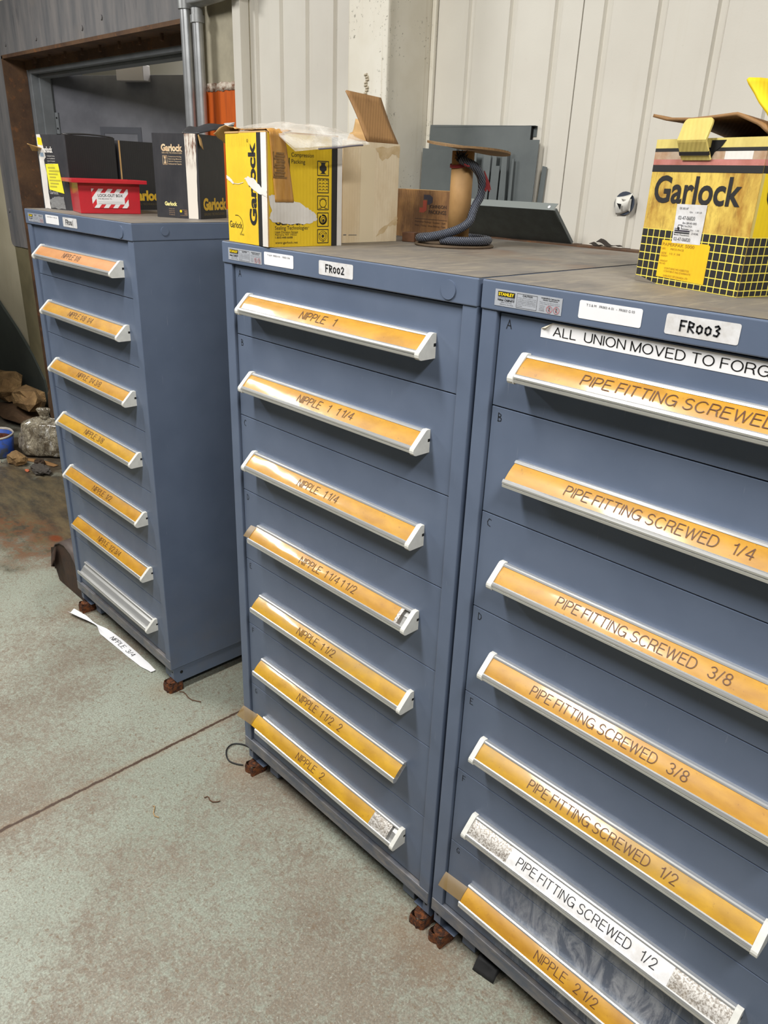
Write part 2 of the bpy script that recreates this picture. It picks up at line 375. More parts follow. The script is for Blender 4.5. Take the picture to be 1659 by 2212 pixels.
#@@SETTING
# ------------------------------------------------------------------ floor
def m_floor():
    t = NT('worn_painted_concrete')
    X, Y, Z = t.xyz()
    warp = t.noise(3, 4)
    paint = t.mix(t.ramp(t.noise(1.3, 5, 0.6), 0.35, 0.65), lin((166, 172, 158)), lin((146, 152, 137)))
    worn = t.mix(t.ramp(t.noise(6, 6, 0.65), 0.35, 0.65), lin((124, 110, 94)), lin((140, 130, 115)))
    wear_big = t.noise(1.5, 7, 0.66, t.mapping((1, 1, 1), (3.1, 1.7, 0)))
    wear_fine = t.noise(55, 6, 0.78, None, 0.6)
    wear = t.math('ADD', t.math('MULTIPLY', wear_big, 0.55), t.math('MULTIPLY', wear_fine, 0.45))
    c = t.mix(t.ramp(wear, 0.455, 0.555, 0.0, 0.95), paint, worn)
    mott = t.ramp(t.noise(190, 3, 0.75), 0.40, 0.60)
    c = t.mix(t.math('MULTIPLY', mott, 0.50), c, lin((92, 87, 77)))
    c = t.mix(t.math('MULTIPLY', t.ramp(t.noise(170, 3, 0.7, t.mapping((1, 1, 1), (4, 7, 0))), 0.54, 0.66), 0.40), c, lin((176, 178, 166)))
    # small chips and specks
    chips = t.ramp(t.noise(75, 4, 0.65, None, 0.4), 0.59, 0.66)
    c = t.mix(t.math('MULTIPLY', chips, 0.75), c, lin((116, 98, 78)))
    pale = t.ramp(t.noise(120, 3, 0.6, t.mapping((1, 1, 1), (9, 2, 0))), 0.63, 0.70)
    c = t.mix(t.math('MULTIPLY', pale, 0.45), c, lin((186, 190, 178)))
    pits = t.ramp(t.voro(42, t.mapping((1, 1, 1), (0.3, 0.8, 0))), 0.10, 0.055)
    pm = t.math('MULTIPLY', pits, t.ramp(t.noise(9, 3), 0.52, 0.60))
    c = t.mix(t.math('MULTIPLY', pm, 0.8), c, lin((84, 66, 50)))
    # brown grime on the floor at the back left corner, in front of the rubbish
    def blob(cx, cy, rx, ry, edge=0.5, nz=0.9):
        dx = t.math('DIVIDE', t.math('SUBTRACT', X, cx), rx); dy = t.math('DIVIDE', t.math('SUBTRACT', Y, cy), ry)
        d = t.math('SQRT', t.math('ADD', t.math('MULTIPLY', dx, dx), t.math('MULTIPLY', dy, dy)))
        d = t.math('ADD', d, t.math('MULTIPLY', t.math('SUBTRACT', t.noise(4.5, 6, 0.7), 0.5), nz * 2))
        return t.ramp(d, 1.0, 1.0 - edge)
    g1 = blob(-2.45, 0.34, 0.95, 0.50, 0.35, 1.0)
    c = t.mix(t.math('MULTIPLY', g1, 0.88), c, t.mix(t.ramp(t.noise(1, 6, 0.7, t.mapping((5, 16, 1), rot=(0, 0, 0.5))), 0.38, 0.62), lin((50, 41, 29)), lin((100, 84, 55))))
    g2 = blob(-3.3, 0.75, 0.6, 0.35, 0.4)
    c = t.mix(t.math('MULTIPLY', g2, 0.9), c, lin((60, 48, 36)))
    g3 = t.math('MULTIPLY', blob(-2.05, 0.10, 0.55, 0.22, 0.5), t.ramp(t.noise(18, 6, 0.7), 0.45, 0.55))
    c = t.mix(t.math('MULTIPLY', g3, 0.75), c, lin((110, 74, 48)))
    g4 = blob(-1.95, 0.22, 0.055, 0.035, 0.5, 0.15)
    c = t.mix(t.math('MULTIPLY', g4, 0.9), c, lin((118, 56, 22)))
    for cx, cy, rr in ((0.0, -0.03, 0.09), (0.72, -0.05, 0.10), (0.83, -0.05, 0.08), (-0.52, -0.0, 0.08), (-1.25, 0.0, 0.1)):
        g = t.math('MULTIPLY', blob(cx, cy, rr, rr, 0.9, 0.5), 0.25)
        c = t.mix(g, c, lin((138, 104, 70)))
    # saw-cut joint filled with brown dirt
    jx = t.math('ABSOLUTE', t.math('ADD', t.math('SUBTRACT', X, -0.242), t.math('MULTIPLY', t.math('SUBTRACT', t.noise(30, 6, 0.75), 0.5), 0.020)))
    c = t.mix(t.math('MULTIPLY', t.ramp(jx, 0.030, 0.006), 0.35), c, lin((140, 116, 92)))
    j = t.ramp(jx, 0.0066, 0.0036)
    c = t.mix(j, c, lin((74, 56, 44)))
    # hairline crack in front of the middle cabinet
    t.color(c)
    h = t.math('SUBTRACT', t.math('MULTIPLY', t.noise(130, 4, 0.7), 0.5), j)
    t.set(t.ramp(wear, 0.42, 0.62, 0.42, 0.68)); t.bump(h, 0.35, 0.004)
    return t.m
fl = MB(m_floor())
fl.grid(lambda u, v: (-9 + 14 * u, -6 + 13 * v, 0), 14, 13, smooth=False)
struct(fl.build('floor'))

# ------------------------------------------------------------------ walls
def m_cream(name, a=(222, 216, 200), b=(206, 199, 182), rough=0.45, grime=0.25):
    t = NT(name)
    c = t.mix(t.ramp(t.noise(2.2, 4), 0.35, 0.65), lin(a), lin(b))
    c = t.mix(t.math('MULTIPLY', t.ramp(t.noise(46, 4, 0.7), 0.66, 0.72), grime * 2), c, lin((120, 108, 88)))
    st = t.noise(1, 5, 0.65, t.mapping((30, 30, 1.5)))
    c = t.mix(t.math('MULTIPLY', t.ramp(st, 0.56, 0.72), grime), c, lin((184, 168, 136)))
    t.color(c); t.set(rough); t.bump(t.noise(200, 3), 0.08, 0.002)
    return t.m
CREAM = m_cream('cream_sheet_metal', (222, 218, 207), (212, 207, 196), 0.4, 0.08)
CREAM_B = m_cream('cream_painted_block', (196, 188, 164), (178, 170, 146), 0.7, 0.3)
def m_col():
    t = NT('chipped_cream_column')
    c = t.mix(t.ramp(t.noise(5, 4), 0.35, 0.65), lin((224, 220, 208)), lin((212, 206, 190)))
    X, Y, Z = t.xyz()
    ch = t.math('MULTIPLY', t.ramp(t.noise(95, 5, 0.75), 0.60, 0.64), t.ramp(t.noise(7, 3), 0.50, 0.58))
    c = t.mix(t.math('MULTIPLY', ch, 0.85), c, lin((104, 100, 84)))
    st = t.noise(1, 5, 0.65, t.mapping((60, 60, 1.2)))
    c = t.mix(t.math('MULTIPLY', t.ramp(st, 0.60, 0.75), 0.35), c, lin((168, 146, 104)))
    t.color(c); t.set(0.45); return t.m
COLM = m_col()
prof = []
ribs = [-0.159 + 0.1545 * k for k in range(-7, 26)]
xs = -1.29
prof.append((xs, 1.0))
for r in ribs:
    if r < -1.25: continue
    prof += [(r - 0.015, 1.0), (r - 0.011, 1.011), (r + 0.006, 1.011), (r + 0.013, 1.0)]
    if abs(r - 0.15) < 0.03: prof += [(0.2265, 0.9985), (0.2268, 1.008), (0.2292, 1.008), (0.2293, 1.0)]
prof.append((3.9, 1.0))
wb = MB(CREAM)
for (x0, y0), (x1, y1) in zip(prof, prof[1:]):
    wb.poly([(x0, y0, 1.536), (x1, y1, 1.536), (x1, y1, 4.2), (x0, y0, 4.2)])
wb.poly([(xs, 1.02, 1.536), (xs, 1.02, 4.2), (3.9, 1.02, 4.2), (3.9, 1.02, 1.536)])
struct(wb.build('wall_back'))
kb = MB(CREAM_B)
kb.box(-1.29, 0.955, 0, 3.9, 1.02, 1.515)
struct(kb.build('wall_base'))
sl = MB(RUSTF)
def ledge(i):
    return 0.0
n = 60
for i in range(n):
    x0 = -0.29 + 4.19 * i / n; x1 = -0.29 + 4.19 * (i + 1) / n
    d0 = 0.004 * fbm((x0 * 9, 0, 0), 1); d1 = 0.004 * fbm((x1 * 9, 0, 0), 1)
    sl.hexa([(x0, 0.940 + d0, 1.516), (x1, 0.940 + d1, 1.516), (x1, 1.0, 1.516), (x0, 1.0, 1.516), (x0, 0.940 + d0, 1.536 + d0 * .6), (x1, 0.940 + d1, 1.536 + d1 * .6), (x1, 1.0, 1.536), (x0, 1.0, 1.536)])
struct(sl.build('trim_1'))

# door wall on the left: block wall, grey steel plate surround, rusty lining
dw = MB(CREAM_B)
OX0, OX1, OZ = -3.84, -1.74, 2.274
dw.box(-8.0, 1.0, 0, OX0, 1.12, 4.2)
dw.box(OX0, 1.0, OZ + 0.03, OX1, 1.12, 4.2)
dw.box(OX1, 1.0, 0, -1.29, 1.12, 4.2)
struct(dw.build('wall_left'))
def m_plate():
    t = NT('grey_painted_steel_plate')
    st = t.noise(1, 6, 0.7, t.mapping((12, 12, 1.6)))
    c = t.mix(t.ramp(st, 0.36, 0.66), lin((134, 130, 129)), lin((104, 105, 108)))
    c = t.mix(t.math('MULTIPLY', t.ramp(t.noise(1, 5, 0.7, t.mapping((22, 22, 3))), 0.58, 0.70), 0.6), c, lin((74, 76, 82)))
    c = t.mix(t.math('MULTIPLY', t.ramp(t.noise(3, 4), 0.55, 0.75), 0.5), c, lin((140, 130, 122)))
    t.color(c); t.set(0.5); return t.m
PLATE = m_plate()
gp = MB(PLATE)
r_ = 0.035
leg = [(-4.13, 2.545), (-4.13, 1.175 + r_), (-4.13 + r_ * .3, 1.175 + r_ * .3), (-4.13 + r_, 1.175), (OX0, 1.178), (OX0, OZ), (OX1, OZ), (OX1, 0.0), (-1.64, 0.0), (-1.64, 2.545)]
# plate as three convex slabs so it stays one clean sheet
gp.prism_y([(-4.13, OZ), (-4.13, 1.175 + r_), (-4.13 + r_ * .3, 1.175 + r_ * .3), (-4.13 + r_, 1.175), (OX0, 1.178), (OX0, OZ)][::-1], 0.988, 1.0)
gp.box(-4.13, 0.988, OZ, -1.64, 1.0, 2.545)
gp.box(OX1, 0.988, 0.0, -1.64, 1.0, OZ)
for bx, bz in ((-3.75, 2.33), (-3.3, 2.325), (-2.72, 2.325), (-2.5, 2.35), (-4.08, 1.9), (-4.08, 1.4), (-1.78, 2.38)):
    gp.disc((bx, 0.988, bz), 0.012, (0, -1, 0), (1, 0, 0), 8, PLATE, 0.006)
struct(gp.build('trim_2'))
ol = MB(RUSTF)
ol.box(OX0 - 0.001, 0.984, 0, OX0 + 0.016, 1.12, OZ - 0.0)
ol.box(OX0 - 0.001, 0.984, OZ - 0.014, OX1, 1.12, OZ + 0.004)
ol.box(OX1 - 0.016, 0.984, 0, OX1 + 0.001, 1.12, OZ - 0.014)
ol.box(OX0 + 0.016, 1.112, OZ - 0.06, OX1 - 0.016, 1.12, OZ - 0.014)
for k in range(8):
    bx = -3.55 + k * 0.21
    ol.box(bx - 0.006, 1.06, OZ - 0.045, bx + 0.006, 1.072, OZ - 0.014)
struct(ol.build('trim_3'))
ob = MB(plain('olive_steel_angle', (128, 120, 92), 0.6, 0, 0.2, 8))
ob.box(-4.07, 0.985, 0, OX0 - 0.003, 1.0, 1.17)
struct(ob.build('trim_4'))
# door frame and open door leaf
GREYF = plain('grey_painted_door_frame', (124, 128, 132), 0.45, 0, 0.22, 9)
GREYD = plain('dark_grey_door_paint', (112, 113, 120), 0.5, 0, 0, 5, 0, 0, (94, 95, 102))
df = MB(GREYF)
JX = OX0 + 0.018
for sgn, jx in ((1, JX), (-1, OX1 - 0.018)):
    a = jx; b = jx + sgn * 0.045
    df.box(a, 1.122, 0, b, 1.30, 2.226)
    df.box(b, 1.165, 0, b + sgn * 0.016, 1.235, 2.19)
df.box(JX + 0.045, 1.122, 2.192, OX1 - 0.063, 1.30, 2.226)
df.box(JX + 0.061, 1.165, 2.176, OX1 - 0.079, 1.235, 2.192)
droot = bpy.data.objects.new('door_1', None); COL.objects.link(droot); droot['kind'] = 'structure'
dfo = df.build('door_frame', droot, 0.003)
ang = math.atan2(0.42, 0.88)
dl = MB(GREYD)
dl.M = Matrix.Translation((-3.775, 1.245, 0)) @ Matrix.Rotation(ang, 4, 'Z')
dl.box(0.006, 0, 0.01, 1.35, 0.045, 2.196)
dfl = dl.build('door_leaf', droot, 0.002)
hg = MB(GREYF); hg.M = dl.M
for hz in (1.93, 1.05, 0.25):
    hg.box(-0.010, -0.012, hz - 0.06, 0.03, 0.0, hz + 0.06)
    hg.tube([(0.0, -0.012, hz - 0.06), (0.0, -0.012, hz + 0.06)], 0.008)
    for dz in (-0.03, 0.03): hg.disc((0.018, -0.0125, hz + dz), 0.006, (0, -1, 0), (1, 0, 0), 8, BLACK, 0.001)
hg.build('hinge', dfl)
dcl = MB(plain('pale_grey_door_closer', (176, 172, 174), 0.45)); dcl.M = dl.M
dcl.box(0.545, -0.072, 2.158, 0.735, -0.001, 2.243)
dcl.build('door_closer', dfl, 0.004)
dpn = MB(plain('dark_tape_outline', (78, 80, 88), 0.6)); dpn.M = dl.M
dpn.box(0.335, -0.003, 1.88, 0.64, 0.0, 1.916); dpn.box(0.335, -0.003, 1.62, 0.365, 0.0, 1.88); dpn.box(0.61, -0.003, 1.62, 0.64, 0.0, 1.88)
dpn.build('outline_tape', dfl)
# the next room
nr = MB(plain('pale_wall_paint', (206, 204, 198), 0.7))
nr.box(-8, 3.4, 0, -0.9, 3.5, 4.2)
struct(nr.build('wall_far'))
nr = MB(plain('pale_side_wall_paint', (200, 198, 192), 0.7))
nr.box(-1.0, 1.12, 0, -0.9, 3.4, 4.2)
struct(nr.build('wall_right'))
pr = MB(CREAM_B); pr.box(-4.7, -0.1, 0, -3.44, 0.16, 1.80)  # block added out of view to shade the rubbish corner
struct(pr.build('unseen_shade_block'))
ce = MB(plain('ceiling_sheet', (196, 194, 188), 0.7)); ce.box(-9, -6, 4.2, 5, 7, 4.25)
struct(ce.build('ceiling'))

#@@STRUCT_THINGS
# ------------------------------------------------------------------ columns, conduits
mc = MB(COLM)
mc.box(-0.476, 0.792, 0, -0.300, 0.806, 4.19)
mc.box(-0.470, 0.806, 0, -0.306, 0.985, 4.19)
mc.box(-0.476, 0.985, 0, -0.292, 0.998, 4.19)
WELD = plain('weld_bead', (196, 184, 160), 0.5, 0, 0.3, 120)
col = thing('steel_column', 'wide cream painted steel column standing behind the yellow carton', 'column', (-0.39, 0.89, 0))
mco = mc.build('column_shaft', None, 0.004); mco.parent = col; mco.location = (0.39, -0.89, 0)
wl = MB(WELD)
for k in range(11):
    zz = 1.905 + k * 0.0072; xx = -0.386 + 0.004 * math.sin(k * 1.7)
    wl.tube([(xx - 0.006, 0.791, zz), (xx + 0.006, 0.791, zz + 0.002)], 0.0035, 6)
o = wl.build('weld_scar', col); o.location = (0.39, -0.89, 0)

hc = thing('corner_column', 'cream corner steel column with orange painted lower part beside the conduits', 'column', (-1.45, 0.97, 0))
T = Matrix.Translation((1.45, -0.97, 0))
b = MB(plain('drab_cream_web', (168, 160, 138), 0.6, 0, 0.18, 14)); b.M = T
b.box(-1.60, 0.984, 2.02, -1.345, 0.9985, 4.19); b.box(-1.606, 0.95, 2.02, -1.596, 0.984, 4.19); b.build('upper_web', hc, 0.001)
ORG = NT('orange_paint')
ORG.color(ORG.mix(ORG.ramp(ORG.noise(1, 5, 0.7, ORG.mapping((30, 30, 2))), 0.45, 0.7), lin((200, 92, 22)), lin((150, 66, 22)))); ORG.set(0.4); ORG = ORG.m
b = MB(ORG); b.M = T
b.box(-1.60, 0.982, 0, -1.345, 0.9985, 2.0); b.box(-1.606, 0.95, 0, -1.596, 0.982, 2.0); b.build('orange_web', hc, 0.001)
b = MB(plain('peeled_white_edge', (210, 200, 184), 0.7, 0, 0, 60, 0, 0.3, (120, 78, 50))); b.M = T
b.grid(lambda u, v: (-1.60 + 0.255 * u, 0.981, 1.995 + 0.03 * v + 0.006 * fbm((u * 9, v, 3), 1)), 24, 1); b.build('peeled_edge', hc, 0, 2, 0.003)
b = MB(CREAM); b.M = T
b.box(-1.345, 0.955, 0, -1.292, 0.9985, 4.19); b.build('front_flange', hc, 0.003)
GALV = plain('galvanised_conduit', (196, 198, 200), 0.33, 0.7, 0.2, 12)
GALV_D = plain('dull_galvanised_fitting', (170, 172, 172), 0.45, 0.5, 0.2, 30)
for x, r, lab in ((-1.640, 0.024, 'left of the two galvanised conduits running up beside the door'), (-1.553, 0.021, 'right of the two galvanised conduits, next to the orange painted column')):
    c = thing('conduit', lab, 'pipe', (x, 0.93, 0), 0, 'vertical conduits beside the doorway')
    b = MB(GALV); b.tube([(0, 0, 0.0), (0, 0, 1.2), (0, 0, 2.5 if x < -1.6 else 2.26), ], r, 16); b.build('pipe', c)
    b = MB(GALV_D)
    if x > -1.6:
        b.tube([(0, 0, 2.235), (0, 0, 2.262)], r + 0.008, 6); b.tube([(0, 0, 2.262), (0, 0, 2.285)], r + 0.003, 16)
    else:
        b.tube([(0, 0, 2.29), (0, 0, 2.33)], r + 0.006, 16)
    b.build('coupling', c)
jb = thing('conduit_box', 'grey cast conduit body lying across the top of the conduits', 'conduit fitting', (-1.553, 0.93, 2.285))
b = MB(GALV_D)
pts = [(-0.03, 0, 0.03), (0.02, 0, 0.03), (0.16, 0, 0.035), (0.28, 0, 0.045), (0.30, 0, 0.05)]
b.tube(pts, [0.026, 0.03, 0.03, 0.028, 0.016], 14); b.build('body', jb)
b = MB(GALV); b.box(-0.02, -0.036, 0.012, 0.27, -0.026, 0.05); b.build('cover_plate', jb, 0.004)

# torn hole in the wall sheet
TORN = plain('torn_white_sheet', (228, 226, 218), 0.4)
NAVY = plain('dark_slate_backing', (58, 66, 80), 0.6)
th = thing('torn_wall_hole', 'torn hole in the cream wall sheet with curled white flaps', 'torn hole', (0.435, 0.998, 1.65))
b = MB(NAVY); b.disc((0, -0.0015, 0.0), 0.03, (0, -1, 0), (1, 0, 0), 20, NAVY, 0.001); b.build('backing', th)
b = MB(TORN)
b.grid(lambda u, v: (-0.026 + 0.05 * u * (1 - 0.25 * v) + 0.006 * v, -0.004 - 0.014 * math.sin(v * PI) * (0.4 + 0.6 * u), 0.012 + 0.012 * u - 0.044 * v + 0.012 * (u - .5) ** 2), 8, 8)
b.build('curled_flap', th, 0, 2, 0.0012)
b = MB(TORN); b.grid(lambda u, v: (0.000 + 0.022 * u, -0.006 - 0.016 * (1 - v) * (1 - u), 0.012 - 0.034 * v * (0.3 + 0.7 * u)), 6, 6); b.build('curled_flap', th, 0, 2, 0.0012)
b = MB(BLACK); b.poly([(-0.012, -0.021, 0.0), (0.002, -0.021, -0.002), (0.000, -0.021, -0.016)]); b.build('hole', th, 0, 2, 0.0008)

# ------------------------------------------------------------------ loose metal sheets on the ledge behind the spool
SHEET = plain('slate_green_sheet', (104, 110, 110), 0.42, 0, 0, 6, 0, 0, (92, 98, 99))
def sheet(label, pts, y0, lean, th_=0.002, hem=None, mat=SHEET):
    t = thing('metal_sheet', label, 'metal sheet', (0, y0, 1.537), 0, 'slate grey sheets leaning behind the spool')
    b = MB(mat); b.M = Matrix.Rotation(-lean, 4, 'X')
    b.prism_y([(x, z - 1.537) for x, z in pts], -th_, 0, mat)
    b.build('sheet', t, 0.0004)
    if hem:
        x0, x1, z, h, d = hem
        b = MB(mat); b.M = Matrix.Rotation(-lean, 4, 'X'); zz = z - 1.537
        b.box(x0, -th_, zz + h - 0.0015, x1, d, zz + h); b.box(x0, d - 0.0015, zz, x1, d, zz + h); b.box(x0, 0.0005, zz - 0.012, x1 - 0.012, d - 0.002, zz + h - 0.002, BLACK)
        b.build('folded_hem', t, 0.0003)
    return t
sheet('largest slate sheet at the back with a square folded top', [(-0.289, 1.54), (0.142, 1.54), (0.142, 1.806), (0.108, 1.806), (0.108, 1.843), (-0.289, 1.851)], 0.978, 0.03, 0.002, (-0.289, 0.120, 1.815, 0.0285, 0.013))
sheet('short slate sheet on the left, front of the leaning stack', [(-0.289, 1.54), (-0.045, 1.54), (-0.045, 1.735), (-0.062, 1.735), (-0.062, 1.772), (-0.289, 1.782)], 0.952, 0.02)
sheet('narrow slate strip just right of the short sheet', [(-0.040, 1.54), (-0.012, 1.54), (-0.012, 1.772), (-0.04, 1.774)], 0.957, 0.03)
sheet('second narrow slate strip with a stepped top', [(-0.008, 1.54), (0.022, 1.54), (0.022, 1.735), (0.008, 1.735), (0.008, 1.768), (-0.008, 1.77)], 0.960, 0.03)
sheet('third slate strip with a slanted top, right of the stepped one', [(0.026, 1.54), (0.056, 1.54), (0.044, 1.778), (0.026, 1.772)], 0.963, 0.03)
sheet('thin slate strip before the largest sheet, last of the narrow ones', [(0.060, 1.54), (0.074, 1.54), (0.068, 1.755), (0.060, 1.755)], 0.967, 0.03)
sheet('sliver of slate sheet showing right of the largest one', [(0.146, 1.54), (0.166, 1.54), (0.172, 1.735), (0.156, 1.738)], 0.991, 0.02)
DSHEET = plain('shaded_scratched_sheet', (70, 76, 76), 0.45, 0, 0, 30, 0, 0, (58, 62, 62))  # colour darkened for the shade on this downward-tipped face
ls = thing('bent_sheet', 'shade-darkened bent metal sheet tipped forward on the ledge below the upright sheets', 'metal sheet', (0.03, 0.895, 1.537))
b = MB(DSHEET)
b.hexa([(-0.10, 0.045, 0.001), (0.285, 0.045, 0.001), (0.285, 0.047, 0.001), (-0.10, 0.047, 0.001), (-0.10, -0.045, 0.088), (0.285, -0.045, 0.088), (0.285, -0.043, 0.089), (-0.10, -0.043, 0.089)])
b.build('face', ls)
b = MB(plain('lit_bent_lip', (126, 132, 130), 0.4))  # same sheet painted paler, for the light its upward slope catches
b.hexa([(-0.10, -0.046, 0.089), (0.279, -0.046, 0.089), (0.279, -0.0445, 0.089), (-0.10, -0.0445, 0.089), (-0.10, -0.034, 0.106), (0.285, -0.034, 0.106), (0.285, -0.0325, 0.106), (-0.10, -0.0325, 0.106)])
b.disc((0.262, -0.0415, 0.0965), 0.0042, (0, -0.8, 0.6), (1, 0, 0), 14, PAPER, 0.0006)
b.build('bent_lip', ls)
b = MB(SHEET); b.hexa([(0.285, 0.047, 0.001), (0.290, 0.047, 0.001), (0.290, 0.055, 0.006), (0.285, 0.055, 0.006), (0.280, -0.046, 0.088), (0.285, -0.046, 0.088), (0.285, -0.038, 0.094), (0.280, -0.038, 0.094)]); b.build('side_return', ls)
for x, z, lab, s_ in ((0.395, 1.537, 'curled dark scrap on the ledge below the torn hole', 1.0), (0.368, 1.537, 'tiny dark scrap on the ledge by the bent sheet', 0.45)):
    b = MB(plain('dark_scrap_%d' % int(x * 1000), (48, 40, 34), 0.8))
    b.grid(lambda u, v: (x + (0.07 * u - 0.01) * s_, 0.985 - 0.022 * v, z + s_ * (0.003 + 0.016 * (1 - u) ** 2 * (1 - .5 * v) + 0.003 * math.sin(u * 9))), 8, 3)
    tag(b.build('metal_scrap', None, 0, 2, 0.0015), lab, 'scrap')

#@@CABINETS
# ------------------------------------------------------------------ drawer cabinets
W = 0.762; D = 0.775; E = 0.0326
ZT, ZC, ZO, ZB = 1.545, 1.4975, 0.1315, 0.090
SE = [1.338, 1.1395, 0.9405, 0.741, 0.5385, 0.3355]
HZ = [z - 0.042 for z in (1.437, 1.257, 1.059, 0.862, 0.658, 0.456, 0.256)]
RPROF = [(0.0065, 0.0418), (-0.0012, 0.0428), (-0.0042, 0.0415), (-0.0056, 0.0388), (-0.0030, 0.0372), (0.0040, 0.0345), (0.0020, 0.0315), (-0.0090, 0.0245), (-0.0098, 0.0225), (-0.0215, 0.0085), (-0.0270, 0.0100), (-0.0315, 0.0160), (-0.0338, 0.0150), (-0.0356, 0.0115), (-0.0352, 0.0088), (-0.0335, 0.0084), (-0.0335, 0.0072), (-0.0350, 0.0068), (-0.0342, 0.0022), (-0.0300, 0.0), (-0.0245, 0.0010), (-0.0215, 0.0045), (-0.0195, 0.0060), (0.0030, 0.0290), (0.0065, 0.0290)]
CPROF = [(0.0065, 0.0438), (-0.0010, 0.0445), (-0.0045, 0.0436), (-0.0080, 0.0405), (-0.0365, 0.0125), (-0.0378, 0.0085), (-0.0372, 0.0035), (-0.0345, 0.0), (-0.0300, -0.0015), (0.0065, -0.0015)]
def band(s):    # s 0 bottom .. 1 top of the label band -> (y, z), normal, slightly bulging
    y = -0.0302 + 0.0257 * s; z = 0.0145 + 0.0238 * s; bu = 0.0016 * math.sin(PI * s)
    return y - 0.68 * bu, z + 0.73 * bu
def label_strip(parent, x0, x1, zb, mat, text=None, tx0=0, tx1=0, tmat=INKA, patches=(), name='label_strip', label=None):
    b = MB(mat)
    b.grid(lambda u, v: (x0 + (x1 - x0) * u, band(v)[0], zb + band(v)[1]), 8, 6)
    for p0, p1, pm in patches:
        b.grid(lambda u, v: (p0 + (p1 - p0) * u, band(v)[0] - 0.0003, zb + band(v)[1] + 0.0003), 4, 6, pm)
    if text:
        vv, ff, asp = grotesque(text, 0.085 if tmat is not INK else 0.095)
        out = []
        for tx, ty in vv:
            y, z = band(0.25 + 0.50 * ty); out.append((tx0 + (tx1 - tx0) * tx, y - 0.0008, zb + z + 0.0008))
        b.add(out, ff, tmat)
    o = b.build(name, parent)
    if label: o['label'] = label
    return o
STROKES = {
 'A': [[(0, 0), (.42, 1), (.8, .05)], [(.18, .38), (.68, .38)]],
 'B': [[(.1, 0), (.1, 1), (.55, .85), (.5, .6), (.12, .52), (.65, .4), (.6, .08), (.08, 0)]],
 'C': [[(.7, .92), (.3, 1), (.02, .55), (.15, .12), (.6, .02)]],
 'D': [[(.05, 0), (.05, 1), (.55, .8), (.65, .4), (.4, .05), (.05, 0)]],
 'E': [[(.65, .98), (.1, 1), (.1, 0), (.7, .02)], [(.1, .52), (.5, .52)]],
 'F': [[(.7, 1), (.1, 1), (.1, 0)], [(.1, .52), (.55, .52)]],
 'G': [[(.7, .9), (.3, 1), (.05, .5), (.2, .03), (.65, .08), (.68, .42), (.4, .42)]],
 'R': [[(.08, 0), (.08, 1), (.6, .85), (.55, .55), (.12, .5), (.7, 0)]],
 '0': [[(.35, .78), (.08, .6), (.1, .18), (.35, .02), (.62, .2), (.62, .6), (.35, .78)]],
 '1': [[(.35, 1), (.35, 0)]],
 '2': [[(.08, .75), (.3, .98), (.6, .8), (.5, .5), (.08, .02), (.68, .04)]],
 '3': [[(.1, .9), (.4, 1), (.6, .8), (.3, .55), (.62, .35), (.45, .03), (.08, .08)]],
}
def hand(b, s, a, z, h, wd, lw, mat, e=0.0005):
    for ch in s:
        for st in STROKES[ch]: b.stroke([(a + p * wd, z + q * h) for p, q in st], lw, mat, e)
        a += wd * 0.95
    return b
